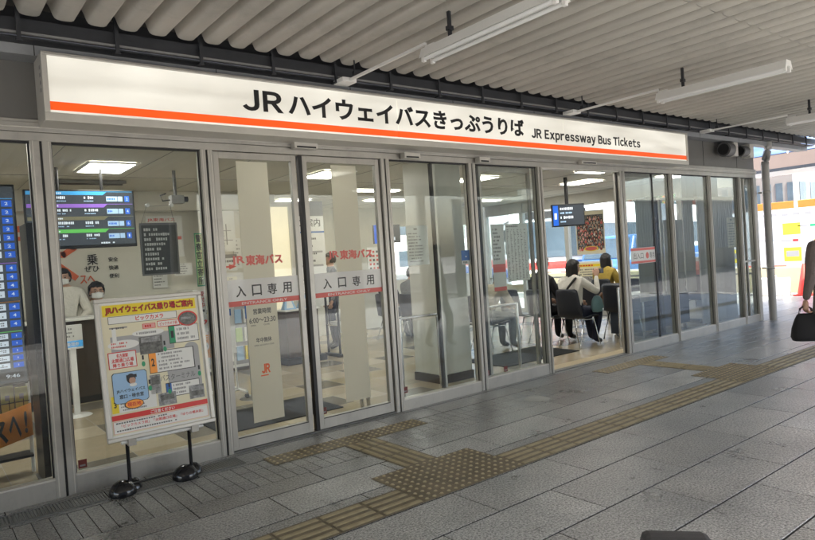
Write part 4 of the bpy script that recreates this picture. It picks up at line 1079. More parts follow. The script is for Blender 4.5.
# shelf with map, red arrow and papers on the wall by the doors
sheet("wall_map", "white route map poster with orange line on the wall above the doormat", "poster", 3.28, 3.80, 1.75, 2.34, 8.93,
      lambda b, w, h: (strokes(b, -w*.9, -w*.1, h*.86, h*.96, -.0006, "ink_gray", 2, 1, 1, .6, 10), b.box(-.12, -.08, -.001, -.0002, .1, h*.75, "orange"), b.box(-.12, .2, -.001, -.0002, .3, .31, "ink_soft"), b.box(.05, .06, -.001, -.0002, .05, .5, "ink_soft"), b.box(-.2, .22, -.001, -.0002, .16, .17, "ink_gray"), b.box(.12, .135, -.001, -.0002, .1, .4, "ink_gray"), strokes(b, -.03, .22, .03, .28, -.0012, "ink_soft", 7, .7, 9, .5, 8)), th=.02)
sheet("arrow_sign", "white sign with a long red arrow pointing right under the route map", "sign", 3.28, 3.80, 1.47, 1.71, 8.93,
      lambda b, w, h: (b.box(-w, w, -.001, -.0002, h*.78, h, "ink_gray"), strokes(b, -w*.9, w*.9, h*.45, h*.72, -.0006, "ink_gray", 1, 1, 2, .6, 14), b.box(-w*.9, w*.55, -.001, -.0002, h*.18, h*.30, "red"), b.prism([(w*.5, h*.08), (w*.95, h*.24), (w*.5, h*.40)], -.001, -.0002, "red")), th=.02)
sheet("wall_poster", "white shelf board with red lettering on the wall right of the hanging screen", "poster", 2.62, 3.12, 1.72, 2.30, 9.17,
      lambda b, w, h: (join_text(b, "JR東海バス", -w*.9, w*.6, h*.86, h*.95, -.0003, "red", .02, .0004), strokes(b, -w*.9, w*.9, h*.1, h*.75, -.0006, "ink_soft", 6, .8, 9, .5, 16), b.box(-w*.9, w*.9, -.0014, -.0008, h*.42, h*.50, "red_soft")), th=.02)
sheet("guide_board", "tall white information board with gray header between the lit doorway and the people", "information board", 4.88, 5.40, .80, 2.50, 9.10,
      lambda b, w, h: (b.box(-w, w, -.002, -.0002, h*.86, h, "ink_gray"), join_text(b, "ご案内", -w*.75, w*.75, h*.76, h*.835, -.0003, "ink", .015, .0006), b.box(-w, w, -.002, -.0002, h*.70, h*.715, "blue"), strokes(b, -w*.8, w*.8, h*.05, h*.68, -.0006, "ink_gray", 9, .8, 15, .32, 12), [b.box(-w*.8, w*.8, -.001, -.0002, h*(.12+.13*i), h*(.12+.13*i)+.03, "map_gray") for i in range(4)]), th=.05)
for i, (x0, x1, z0, z1, y, col, lab) in enumerate((
        (3.86, 3.98, 1.50, 1.95, 9.17, "paper", "narrow white sheet hanging between the route map and the lit doorway"),
        (4.04, 4.30, 1.15, 1.50, 9.17, "paper", "white landscape notice low on the wall left of the lit doorway"),
        (4.04, 4.28, 1.60, 2.00, 9.17, "sky_blue", "pale blue poster on the wall left of the lit doorway"),
        (2.66, 2.86, 1.30, 1.62, 9.17, "paper", "white sheet under the shelf board behind the counter"),
        (3.34, 3.56, 1.02, 1.38, 8.93, "paper", "white sheet under the red arrow sign"),
        (3.60, 3.78, 1.05, 1.38, 8.93, "cream_paper", "cream sheet under the red arrow sign"),
        (5.55, 6.05, 1.35, 2.05, 11.47, "pink", "pink poster on the rear wall between the double doors"),
        (6.20, 6.60, 1.35, 1.95, 11.47, "sky_blue", "pale blue poster on the rear wall beside the pink one"),
        (7.10, 7.35, 1.2, 1.9, 11.47, "yellow", "yellow poster on the rear wall next to the calendar sheet"))):
    sheet("wall_notice", lab, "notice", x0, x1, z0, z1, y, lines_print(6, 90 + i, "ink_gray"), col, th=.012)
t = thing("leaflet_cabinet", "white leaflet cabinet with coloured brochures under the route map", "cabinet", (3.55, 8.92, 0))
b = MB(); b.box(-.30, .42, 0, .24, .06, .98, "white"); b.box(-.27, .39, -.002, -.0003, .10, .94, "map_gray"); b.build("cabinet", t, .006)
b = MB(); rn = random.Random(8)
for i in range(5):
    for j in range(3): b.box(-.26 + i * .132, -.26 + i * .132 + .10, -.03, -.003, .16 + j * .27, .16 + j * .27 + .2, rn.choice(["paper", "sky_blue", "pink", "yellow", "lime", "paper"]))
b.build("brochures", t)
# podium
t = thing("podium_desk", "small dark brown podium on a black base behind the automatic doors", "podium", (4.66, 8.65, 0))
b = MB(); b.box(-.27, .27, 0, .38, .10, .80, "brown_box"); b.build("cabinet", t, .006)
b = MB(); b.box(-.33, .35, -.06, .42, .004, .10, "black"); b.build("base", t, .006)
b = MB(); b.box(-.30, .30, -.03, .40, .801, .825, "white"); b.build("top", t, .004)
for i, (x, lab) in enumerate(((-.16, "blue and white folded tent card on the left of the podium"), (.10, "blue and white folded tent card on the right of the podium"))):
    t2 = thing("tent_card", lab, "card", (4.66 + x, 8.78, .826), 0, "tent cards on the podium")
    b = MB(); b.add([(-.10, -.06, 0), (.10, -.06, 0), (.05, 0, .20), (-.05, 0, .20), (-.10, .06, 0), (.10, .06, 0)], [(0,1,2,3), (3,2,5,4), (0,3,4), (1,5,2)], "sky_blue"); b.build("card", t2)
    b = MB(); b.add([(-.06, -.056, .02), (.06, -.056, .02), (.035, -.022, .14), (-.035, -.022, .14)], [(0,1,2,3)], "paper"); b.build("print", t2)
t = thing("tube_rack", "black tubular rack standing beside the brown podium", "rack", (5.25, 8.6, 0))
b = MB(); b.tube([(0, 0, .05), (0, 0, 1.05), (-.12, .0, 1.22)], .02, "black"); b.tube([(0, .35, .05), (0, .35, 1.0)], .02, "black"); b.box(-.03, .03, -.05, .42, .004, .05, "black"); b.tube([(0, 0, .5), (0, .35, .5)], .012, "chrome"); b.build("frame", t)
b = MB(); b.lathe([(0, 0), (.05, .01), (.055, .12), (.03, .16), (.02, .2)], "white", (.08, .1, .55)); b.box(.02, .14, .02, .3, .50, .55, "white"); b.build("shelf_items", t)
# white notice easel on casters by the doors
t = thing("rolling_easel", "white rolling easel with blue headed notice inside the left automatic door", "easel", (2.83, 7.1, 0))
b = MB(); b.box(-.13, .11, 0, .02, .52, 1.10, "white"); b.build("board", t, .004)
b = MB(); b.box(-.09, .07, -.0015, -.0003, .96, 1.04, "blue"); strokes(b, -.10, .08, .60, .92, -.0006, "ink_soft", 7, .9, 17, .5, 10); b.build("print", t)
b = MB(); b.tube([(-.12, .03, .09), (-.10, .03, 1.1)], .012, "white"); b.tube([(.10, .03, .09), (.08, .03, 1.1)], .012, "white"); b.tube([(-.16, -.18, .09), (-.16, .26, .09)], .016, "white"); b.tube([(.12, -.18, .09), (.12, .26, .09)], .016, "white"); b.tube([(-.16, .03, .09), (.12, .03, .09)], .014, "white"); b.build("frame", t)
for x in (-.16, .12):
    for y in (-.18, .26): b = MB(); b.tube([(x - .015, y, .036), (x + .015, y, .036)], .032, "black", 14); b.tube([(x, y, .036), (x, y, .085)], .01, "alu"); b.build("caster", t)
t = thing("queue_post", "steel queue post with a blue top inside the left automatic door", "queue post", (3.03, 6.92, 0))
b = MB(); b.tube([(0, 0, .02), (0, 0, .92)], .028, "steel_cyl", 16); b.build("pole", t)
b = MB(); b.tube([(0, 0, .92), (0, 0, 1.26)], .034, "blue", 16); b.build("blue_cap", t)
b = MB(); b.lathe([(0, .03), (.14, .02), (.16, .004)], "steel_cyl", n=24); b.build("base", t)
# door mats
for x0, x1, y0, y1, lab in ((2.15, 3.42, 5.62, 6.45, "black doormat inside the automatic doors"), (5.95, 7.45, 5.72, 6.55, "black doormat inside the open entrance")):
    b = MB(); b.box(x0, x1, y0, y1, .0045, .014, "mat_dark"); tag(b.build("doormat"), lab, "doormat", "doormats inside the doors")
# guard rails
for x0, x1, y, lab in ((4.12, 4.66, 5.50, "short steel guard rail in front of the white pillar"), (5.30, 5.88, 5.42, "steel guard rail with glass behind the timetable pane"), (3.52, 3.60, 5.42, "narrow steel guard rail end at the right automatic door"), (8.02, 8.62, 5.42, "steel guard rail with glass right of the open entrance")):
    t = thing("guard_rail", lab, "railing", (x0, y, 0), 0, "steel guard rails beside the doors"); w = x1 - x0
    b = MB(); b.tube([(0, 0, .0), (0, 0, .84)], .020, "chrome", 14); b.tube([(w, 0, .0), (w, 0, .84)], .020, "chrome", 14); b.tube([(-.01, 0, .84), (w + .01, 0, .84)], .016, "chrome", 12); b.build("rail", t)
    if w > .5: b = MB(); b.box(.03, w - .03, -.004, .004, .12, .80, "glass"); b.build("glass_infill", t)

# hanging bus display near the entrance
t = thing("hanging_display", "small dark hanging screen with white departure lines seen through the open entrance", "display screen", (8.42, 6.52, 1.82), math.radians(-32))
b = MB(); b.box(-.27, .27, 0, .06, 0, .36, "black"); b.build("casing", t, .005)
b = MB(); b.box(-.255, .255, -.003, -.0005, .02, .34, "screen_dark"); b.box(-.255, -.17, -.0045, -.0035, .02, .34, "scr_blue"); join_text(b, "1", -.23, -.20, .12, .22, -.0046, "scr_white", .0, .0004)
for i in range(2): strokes(b, -.14, .24, .26 - .14 * i, .31 - .14 * i, -.0048, "scr_white", 1, .9, i + 3, .9, 14); strokes(b, -.14, .15, .20 - .14 * i, .235 - .14 * i, -.0048, "scr_pale", 1, .9, i + 30, .8, 16)
b.build("screen", t)
b = MB(); b.tube([(0, .05, .36), (0, .05, .79)], .03, "black"); b.build("ceiling_stem", t)
def crowd_print(b, w, h):
    rn = random.Random(42)
    b.box(-w*.97, w*.97, -.001, -.0002, h*.02, h*.98, "cream_paper"); b.box(-w*.93, w*.93, -.0016, -.0011, h*.12, h*.90, "photo_dark")
    i = 0
    for r in range(9):
        for k in range(8):
            x = -w*.85 + (k + .5 * (r % 2) + .3) * w * 1.7 / 8.2; z = h * (.14 + .082 * r); i += 1; y = -.0018 - .0003 * (9 - r); x += rn.uniform(-.02, .02); z += rn.uniform(-.012, .012)
            b.ell(x, z + .035, w*.085, h*.042, y - .0002, y, "hair", 8); b.ell(x, z + .03, w*.05, h*.026, y - .0005, y - .0003, "skin", 8); b.ell(x, z - .015, w*.09, h*.035, y - .0004, y - .0002, rn.choice(["maroon", "red_soft", "ink", "cloth_white", "pink", "photo_mid", "maroon", "cloth_beige"]), 8)
    b.ell(0, h*.13, w*.5, h*.06, -.005, -.0046, "yellow"); b.ell(0, h*.13, w*.42, h*.045, -.0056, -.0052, "red_soft")
t = sheet("hanging_poster", "large hanging poster crowded with small figures in red and black beyond the seats", "poster", -.29, .29, 1.30, 2.22, 0, crowd_print, th=.01)
t.location = (11.30, 8.22, 1.30); t.rotation_euler = (0, 0, math.radians(-52))
t = thing("display_easel", "easel with a printed notice with yellow heading behind the seated woman", "easel", (10.60, 7.75, 0), math.radians(-48))
b = MB(); b.box(-.42, .42, 0, .03, .62, 1.18, "white"); b.build("board", t, .004)
b = MB(); b.box(-.38, .38, -.0015, -.0003, .65, 1.15, "cream_paper"); b.box(-.33, .33, -.003, -.0018, 1.07, 1.12, "yellow"); strokes(b, -.31, .31, 1.075, 1.115, -.0034, "red", 1, 1, 3, .8, 12); b.box(-.30, .05, -.003, -.0018, .74, .88, "photo_mid"); b.box(.1, .3, -.003, -.0018, .78, .95, "red_soft"); strokes(b, -.33, .33, .66, 1.04, -.0024, "ink_gray", 8, .9, 33, .5, 22); b.build("print", t)
for x in (-.3, .3): b = MB(); b.tube([(x, .02, .004), (x, .02, .62)], .015, "alu"); b.tube([(x, .03, .6), (x, .3, .004)], .012, "alu"); b.build("leg", t)
t = thing("red_bench", "low red topped cabinet under the printed notice by the end glass", "cabinet", (11.1, 6.95, 0))
b = MB(); b.box(-.18, .18, -.4, .4, .05, .58, "white"); b.build("body", t, .006); b = MB(); b.box(-.2, .2, -.42, .42, .581, .62, "red_soft"); b.build("top", t, .004)
# white rack and notices in right corner
t = thing("leaflet_shelf", "white leaflet shelf with yellow sheets against the end glass right of the entrance", "shelf", (11.22, 6.0, 0))
b = MB(); b.box(-.16, .16, -.45, .45, .05, 1.15, "white"); b.build("cabinet", t, .006)
b = MB()
for i in range(5):
    for z in (.82, .5): b.box(-.175, -.161, -.42 + i * .17, -.29 + i * .17, z, z + .26, ("paper", "yellow", "sky_blue", "paper", "pink")[(i + int(z * 10)) % 5])
b.build("leaflets", t)
for cx, lab in ((9.05, "dark blue gray cabinet on casters added behind the pane beside the entrance"), (9.98, "dark blue gray cabinet on casters added under the middle right pane")):  # dark bodies added to block the brightness below the blinds
    t = thing("rolling_cabinet", lab, "cabinet", (cx, 5.66, 0), 0, "dark rolling cabinets added to block brightness behind the right panes")
    b = MB(); b.box(-.42, .42, 0, .34, .09, .66, "cabinet_dark"); b.box(-.006, .006, -.003, -.0005, .1, .65, "gasket"); b.build("cabinet", t, .01); b = MB(); b.box(-.44, .44, -.02, .36, .661, .69, "white"); b.build("top", t, .006)
    for x in (-.34, .34):
        for y in (.05, .30): b = MB(); b.tube([(x - .015, y, .036), (x + .015, y, .036)], .032, "chrome", 12); b.tube([(x, y, .036), (x, y, .09)], .01, "alu"); b.build("caster", t)
t = thing("dark_pillar_screen", "black upright display on a pole behind the pane with the bright opening", "display screen", (9.35, 5.52, 0))
b = MB(); b.box(-.28, .06, 0, .05, 1.78, 2.18, "black"); b.build("casing", t, .005); b = MB(); b.box(-.02, .06, .01, .05, .02, 1.78, "black"); b.build("pole", t); b = MB(); b.lathe([(0, .02), (.2, .015), (.22, .005)], "black"); b.build("base", t)
# desk with monitor far inside
t = thing("far_desk", "white desk with a blue screen beside the seated man far inside", "desk", (7.75, 9.2, 0))
b = MB(); b.box(-.4, .4, 0, .5, .70, .74, "white"); b.build("top", t, .004)
for x in (-.37, .33): b = MB(); b.box(x, x + .04, .02, .48, .005, .70, "ink_gray"); b.build("leg", t)
t = thing("desk_monitor", "bright blue desk screen standing on the far white desk", "monitor", (7.55, 9.35, .741))
b = MB(); b.box(-.20, .20, 0, .03, .08, .40, "white"); b.build("casing", t, .004); b = MB(); b.box(.02, .18, -.002, -.0004, .10, .38, "scr_sky"); b.build("screen", t); b = MB(); b.box(-.03, .03, 0, .02, .0, .09, "white"); b.build("stand", t)
sheet("hanging_sign", "small dark blue hanging display far inside beyond the double doors", "display screen", 6.75, 7.35, 1.78, 2.12, 9.6, lambda b, w, h: (b.box(-w, -w*.4, -.003, -.0005, 0, h, "scr_blue"), strokes(b, -w*.3, w*.9, h*.1, h*.9, -.0008, "scr_white", 3, .9, 4, .7, 8)), "screen_dark", th=.05)
sheet("calendar_poster", "white calendar sheet with a grid of dark squares far inside at left of the pillar", "poster", 7.45, 8.15, 1.25, 1.75, 10.9, lambda b, w, h: [b.box(-w*.85 + i * w * .25, -w*.85 + i * w*.25 + w*.13, -.001, -.0002, h*.08 + j*h*.17, h*.08 + j*h*.17 + h*.09, "red_soft" if (i+j) % 3 else "ink_gray") for i in range(7) for j in range(5)], th=.01)
# ribbed blinds inside the panes right of the entrance
def blind(label, x0, x1, z0, z1, hole=None, head=None):
    t = thing("vertical_blind", label, "blind", (x0, 5.26, 0), 0, "ribbed blinds inside the right panes"); rn = random.Random(int(x0 * 10))
    b = MB()
    def pleats(xa, xb, za, zb):
        vs = []; x = xa; k = 0
        while x < xb:
            vs.append((x, (.018 if k % 2 else -.018) + rn.uniform(-.006, .006))); x += .034 + rn.uniform(-.006, .006); k += 1
        n = len(vs); v3 = [(p, q, za) for p, q in vs] + [(p, q, zb) for p, q in vs]
        b.add(v3, [(i, i + 1, n + i + 1, n + i) for i in range(n - 1)], "curtain")
    if hole:
        pleats(0, hole[0] - x0, z0, z1); pleats(hole[0] - x0, hole[1] - x0, z0, hole[2]); pleats(hole[1] - x0, x1 - x0, z0, z1)
    else: pleats(0, x1 - x0, z0, z1)
    o = b.build("pleated_fabric", t); sm = o.modifiers.new("solid", "SOLIDIFY"); sm.thickness = .002
    b = MB(); b.box(0, x1 - x0, -.03, .03, z1 + .001, z1 + .04, "alu_light"); b.build("head_rail", t)
    if head: b = MB(); b.box(head[0] - x0, head[1] - x0, -.02, .06, z1 + .045, 2.615, "panel_gray"); b.build("pelmet", t)
blind("ribbed gray blind covering the right half of the pane beside the open entrance", 8.30, 8.82, .62, 2.08)
blind("ribbed gray blind with a bright gap above it in the middle right pane", 8.93, 9.95, .66, 2.10, (9.02, 9.62, 1.80), (9.74, 9.95))
blind("ribbed gray blind filling the last wide pane before the corner", 10.05, 11.25, .10, 2.12, None, (10.05, 10.75))
# chairs
def make_chair(label, loc, rz):
    t = thing("waiting_chair", label, "chair", loc, rz, "dark shell chairs in the waiting room")   # faces local +Y
    b = MB(); NU, NV = 8, 12; vs = []
    prof = [(.22, .425), (.20, .445), (.10, .44), (0, .43), (-.12, .43), (-.18, .45), (-.215, .52), (-.235, .62), (-.25, .72), (-.262, .80), (-.268, .845), (-.266, .86), (-.25, .865)]
    for j, (y, z) in enumerate(prof):
        w = .225 if j < 5 else .225 - .004 * (j - 5) ** 1.3
        if j >= 11: w -= .02 * (j - 10)
        for i in range(NU + 1):
            u = -1 + 2 * i / NU; vs.append((u * w, y + (.035 * u * u if j > 5 else 0), z + (.02 * u * u if j <= 5 else 0)))
    n_ = len(vs); vs += [(x, y - (.012 if k // (NU + 1) > 5 else 0), z - (.014 if k // (NU + 1) <= 5 else 0)) for k, (x, y, z) in enumerate(vs)]
    fs = []; r = NU + 1; J = len(prof)
    for j in range(J - 1):
        for i in range(NU):
            a = j * r + i; fs.append((a, a + 1, a + r + 1, a + r)); fs.append((n_ + a, n_ + a + r, n_ + a + r + 1, n_ + a + 1))
    for j in range(J - 1):
        for i in (0, NU): a = j * r + i; fs.append((a, a + r, n_ + a + r, n_ + a))
    for i in range(NU):
        for j in (0, J - 1): a = j * r + i; fs.append((a, a + 1, n_ + a + 1, n_ + a))
    b.add(vs, fs, "chair_dark", True); b.build("shell", t)
    for s_ in (-1, 1):
        b = MB(); b.tube([(s_*.20, .24, .006), (s_*.18, .13, .40), (s_*.18, -.10, .40), (s_*.20, -.25, .006)], .011, "chrome", 10); b.build("leg_frame", t)
    b = MB(); b.tube([(-.18, 0, .405), (.18, 0, .405)], .009, "chrome"); b.build("stretcher", t)
    return t
proto = make_chair("dark chair carrying the woman in white with a black strap", (7.85, 6.02, .004), -PI / 2)
spots = [(7.85, 6.60, "dark chair under the man in black left of the woman in white"), (7.85, 7.18, "empty dark chair left of the man in black"), (9.05, 6.05, "empty dark chair with its back turned, between the woman in white and the mustard shirt"), (9.05, 6.63, "empty dark chair second in the middle row"), (9.05, 7.21, "empty dark chair third in the middle row"), (10.15, 7.05, "dark chair under the person in the mustard shirt"), (10.15, 6.45, "empty dark chair right of the person in mustard"), (6.75, 7.35, "empty dark chair left of the person in beige"), (6.75, 6.78, "dark chair under the person in beige behind the timetable pane"), (6.95, 8.75, "dark chair under the man in gray far inside"), (6.95, 9.45, "dark chair under the person in black at the far desk"), (8.75, 5.85, "empty dark chair just right of the open entrance"), (10.9, 5.7, "empty dark chair behind the last panes")]
CH = [proto]
for x, y, lab in spots:
    c = copy_tree(proto); c.location = (x, y, .004); c["label"] = lab; CH.append(c)

# ================================================================== PEOPLE
def skin(vs, es, rs, sub=2):
    me = bpy.data.meshes.new("tmp"); me.from_pydata(vs, es, []); o = bpy.data.objects.new("tmp", me); COL.objects.link(o)
    m = o.modifiers.new("s", 'SKIN'); m.use_smooth_shade = True
    for i, r in enumerate(rs):
        d = me.skin_vertices[0].data[i]; d.radius = r if isinstance(r, tuple) else (r, r); d.use_root = (i == 0)
    s_ = o.modifiers.new("u", 'SUBSURF'); s_.levels = sub; s_.render_levels = sub
    dg = bpy.context.evaluated_depsgraph_get(); dg.update()
    r = bpy.data.meshes.new_from_object(o.evaluated_get(dg)); bpy.data.objects.remove(o); bpy.data.meshes.remove(me)
    vv = [v.co.copy() for v in r.vertices]; ff = [tuple(p.vertices) for p in r.polygons]; bpy.data.meshes.remove(r)
    return vv, ff
def hand_mesh(w, d, n, side, curl=.5, k=1.0):
    """palm and five fingers from wrist w along d; n = palm normal; side=+1 thumb on the d x n side"""
    w, d, n = Vector(w), Vector(d).normalized(), Vector(n); n = (n - d * n.dot(d)).normalized(); s_ = d.cross(n) * side
    out = []
    out.append(skin([w - d*.02, w + d*.03*k, w + d*.065*k, w + d*.085*k], [(0,1),(1,2),(2,3)], [(.024, .024), (.036*k, .017*k), (.040*k, .015*k), (.034*k, .012*k)], 2))
    # palm is widened sideways
    vv, ff = out[0]
    for v in vv:
        r = v - w; a = r.dot(s_); c = r.dot(n); v += s_ * a * .45 - n * c * .35
    for i, (off, ln) in enumerate(((.028, .070), (.010, .078), (-.009, .073), (-.027, .058))):
        p = w + d * .078 * k + s_ * off * k; vs = [p - d*.012*k, p]; a = 0
        dd = d.copy()
        for j, f in enumerate((.45, .32, .23)):
            a = curl * (j + 1) * .75; dd = (d * math.cos(a) + n * math.sin(a)); vs.append(vs[-1] + dd * ln * f * k)
        out.append(skin([tuple(v) for v in vs], [(j, j+1) for j in range(4)], [.0095*k, .0095*k, .009*k, .0082*k, .0065*k], 1))
    p = w + d*.028*k + s_ * .024 * k; t1 = (s_ * .7 + d * .7 + n * .25).normalized(); t2 = (s_ * .2 + d + n * .6).normalized()
    out.append(skin([tuple(v) for v in (p, p + t1*.034*k, p + t1*.034*k + t2*.03*k, p + t1*.034*k + t2*.052*k)], [(0,1),(1,2),(2,3)], [.013*k, .0115*k, .010*k, .008*k], 1))
    return out
def seg_d(p, a, b):
    ab = b - a; t = max(0, min(1, (p - a).dot(ab) / max(1e-9, ab.length_squared))); return (p - a - ab * t).length
def person(label, loc, rz, J, top, bottom, hair=True, long_hair=0.0, sleeve=1.0, mask=False, sc=1.0, hands=None, cap=None, shoe="shoe", glasses=False, coat=0.0, group=None, headgear=None):
    """J: joints in local space, forward = +Y. One continuous body; hair and a mask are its children."""
    t = thing("person", label, "person", loc, rz, group)
    keys = ["pelvis", "waist", "chest", "neck", "head", "crown", "shL", "elL", "wrL", "shR", "elR", "wrR", "hpL", "knL", "anL", "toL", "hpR", "knR", "anR", "toR"]
    R_ = dict(pelvis=(.155, .12), waist=(.135, .105), chest=(.155, .115), neck=(.055, .055), head=(.078, .090), crown=(.062, .070), sh=.068, el=.047, wr=.031, hp=.098, kn=.066, an=.045, to=.036)
    V3 = {k: Vector(J[k]) * sc for k in keys}
    V3["heel"] = None
    rs = []
    for k in keys:
        r = R_.get(k, R_.get(k[:2])); k2 = 1.12 if (k[:2] in ("sh", "el", "kn", "an") and True) else 1.0
        if k == "elL" or k == "elR": k2 = 1.15
        rs.append(tuple(x * sc * k2 for x in r) if isinstance(r, tuple) else r * sc * k2)
    ids = {k: i for i, k in enumerate(keys)}
    E_ = [("pelvis","waist"),("waist","chest"),("chest","neck"),("neck","head"),("head","crown"),("chest","shL"),("shL","elL"),("elL","wrL"),("chest","shR"),("shR","elR"),("elR","wrR"),
          ("pelvis","hpL"),("hpL","knL"),("knL","anL"),("anL","toL"),("pelvis","hpR"),("hpR","knR"),("knR","anR"),("anR","toR")]
    vv, ff = skin([tuple(V3[k]) for k in keys], [(ids[a], ids[b_]) for a, b_ in E_], rs, 2)
    lab = {}
    for a, b_ in E_:
        k = (a, b_)
        lab[k] = "skin" if b_ in ("head", "crown") else top if (a in ("waist", "chest", "pelvis") and b_ in ("waist", "chest", "shL", "shR")) or a in ("shL", "shR") else bottom if b_[:2] in ("hp", "kn", "an") else top
        if a[:2] == "el": lab[k] = top if sleeve > .6 else "skin"
        if a[:2] == "sh": lab[k] = top
        if a[:2] == "an": lab[k] = shoe
    b = MB(); segs = [(V3[a], V3[b_], (rs[ids[a]] if not isinstance(rs[ids[a]], tuple) else rs[ids[a]][1]), lab[(a, b_)]) for a, b_ in E_]
    nk = V3["neck"]; up = (V3["head"] - V3["chest"]).normalized()
    for f in ff:
        c = sum((vv[i] for i in f), Vector()) / len(f)
        best = min(segs, key=lambda s_: seg_d(c, s_[0], s_[1]) - s_[2] * .6)
        m = best[3]
        if m == top and (c - nk).dot(up) > .005 and (c - nk).length < .12: m = "skin"
        b.add([vv[i] for i in f], [tuple(range(len(f)))], m, True)
    # face: nose, ears, eyes (fused into the body mesh)
    hd = V3["head"]; hu = (V3["crown"] - V3["head"]).normalized(); fw = Vector(J.get("face", (0, 1, 0))).normalized(); fw = (fw - hu * fw.dot(hu)).normalized(); rt = fw.cross(hu)
    def blob(c, r, m, ax=(1,1,1), n=8):
        vs = []; fs = []
        for i in range(n + 1):
            for k in range(2 * n):
                a = PI * i / n; t_ = PI * k / n; p = rt * math.sin(a)*math.cos(t_)*r*ax[0] + fw * math.sin(a)*math.sin(t_)*r*ax[1] + hu * math.cos(a)*r*ax[2]; vs.append(c + p)
        for i in range(n):
            for k in range(2 * n): fs.append((i*2*n+k, i*2*n+(k+1) % (2*n), (i+1)*2*n+(k+1) % (2*n), (i+1)*2*n+k))
        b.add(vs, fs, m, True)
    h_ = hd + hu * .012 * sc
    blob(hd + hu*.02*sc, .092*sc, "skin", (.80, 1.0, 1.22), 10)
    blob(h_ + fw*.092*sc - hu*.012*sc, .016*sc, "skin", (.8, 1, 1.4)); blob(h_ + fw*.083*sc - hu*.052*sc, .02*sc, "red_soft", (1.1, .5, .32))
    for s_ in (-1, 1):
        blob(h_ + rt*s_*.078*sc - hu*.005*sc, .02*sc, "skin", (.4, .8, 1.4)); blob(h_ + rt*s_*.032*sc + fw*.083*sc + hu*.012*sc, .011*sc, "ink", (1.3, .6, .6)); blob(h_ + rt*s_*.032*sc + fw*.084*sc + hu*.034*sc, .014*sc, "hair", (1.5, .4, .25))
    for hs, side in (("L", -1), ("R", 1)):
        w = V3["wr" + hs]; d = (w - V3["el" + hs]).normalized(); hp = (hands or {}).get(hs, {})
        dd = Vector(hp.get("dir", d)); nn = Vector(hp.get("n", (-side * .8, .1, -.5)))
        for hv, hf in hand_mesh(w + d * .01, dd, nn, hp.get("side", side), hp.get("curl", .45), sc): b.add(hv, hf, "skin", True)
    b.build("body", t)
    # hair shell
    bm = bmesh.new(); bmesh.ops.create_icosphere(bm, subdivisions=4, radius=1.0)
    dl = []
    for v in bm.verts:
        n_ = v.co.normalized(); q = n_.x, n_.y, n_.z
        nz = noise.noise(Vector((n_.x * 7, n_.y * 7, n_.z * 2.2))) * .10 + noise.noise(n_ * 22) * .03
        r = 1.0 + nz
        if n_.y > .22 and n_.z < .36: dl.append(v)
        elif n_.z < (-.62 if not long_hair else -.9): dl.append(v)
        z = n_.z
        dz = -long_hair * max(0, -z) * 1.4 if n_.y < .35 else 0
        v.co = (hd + hu * .035 * sc) + (rt * n_.x * .094 + fw * (n_.y * .106 - .008) + hu * (n_.z * .112 + dz)) * r * sc
    bmesh.ops.delete(bm, geom=dl, context='VERTS')
    for f in bm.faces: f.smooth = True
    me = bpy.data.meshes.new("hair"); bm.to_mesh(me); bm.free(); me.materials.append(M["hair"]); o = bpy.data.objects.new("hair", me); COL.objects.link(o); o.parent = t
    sm = o.modifiers.new("solid", 'SOLIDIFY'); sm.thickness = .018 * sc; sm.offset = -.4
    if mask:
        b = MB(); vs = []; K = 8
        for i in range(K + 1):
            for j in range(K + 1):
                u = -1 + 2 * i / K; v = -1 + 2 * j / K; a = u * 1.15
                vs.append(h_ - hu * .038 * sc + rt * math.sin(a) * .080 * sc + fw * (math.cos(a) * .104 + (1 - v*v) * .010 * (1 - abs(u))) * sc + hu * v * .042 * (1 - .35 * abs(u)) * sc)
        b.add(vs, [(i*(K+1)+j, (i+1)*(K+1)+j, (i+1)*(K+1)+j+1, i*(K+1)+j+1) for i in range(K) for j in range(K)], "mask", True)
        o = b.build("face_mask", t); s2 = o.modifiers.new("solid", 'SOLIDIFY'); s2.thickness = .003
    if glasses:
        b = MB()
        for s_ in (-1, 1):
            c = h_ + rt*s_*.034*sc + fw*.100*sc + hu*.012*sc; ring = [c + rt*math.cos(a)*.026*sc + hu*math.sin(a)*.019*sc for a in [2*PI*k/14 for k in range(15)]]
            b.tube(ring, .002, "ink", 6); b.tube([h_ + rt*s_*.060*sc + fw*.100*sc + hu*.014*sc, h_ + rt*s_*.085*sc + fw*.01*sc + hu*.010*sc], .002, "ink", 6)
        b.build("glasses", t)
    return t
def seated(**kw):
    J = dict(pelvis=(0, -.10, .53), waist=(0, -.12, .68), chest=(0, -.10, .90), neck=(0, -.07, 1.06), head=(0, -.035, 1.155), crown=(0, -.035, 1.245),
             shL=(-.185, -.10, .975), elL=(-.25, -.02, .72), wrL=(-.16, .22, .64), shR=(.185, -.10, .975), elR=(.25, -.02, .72), wrR=(.16, .22, .64),
             hpL=(-.095, -.04, .51), knL=(-.11, .38, .52), anL=(-.11, .36, .09), toL=(-.12, .50, .04), hpR=(.095, -.04, .51), knR=(.11, .38, .52), anR=(.11, .36, .09), toR=(.12, .50, .04))
    J.update(kw); return J
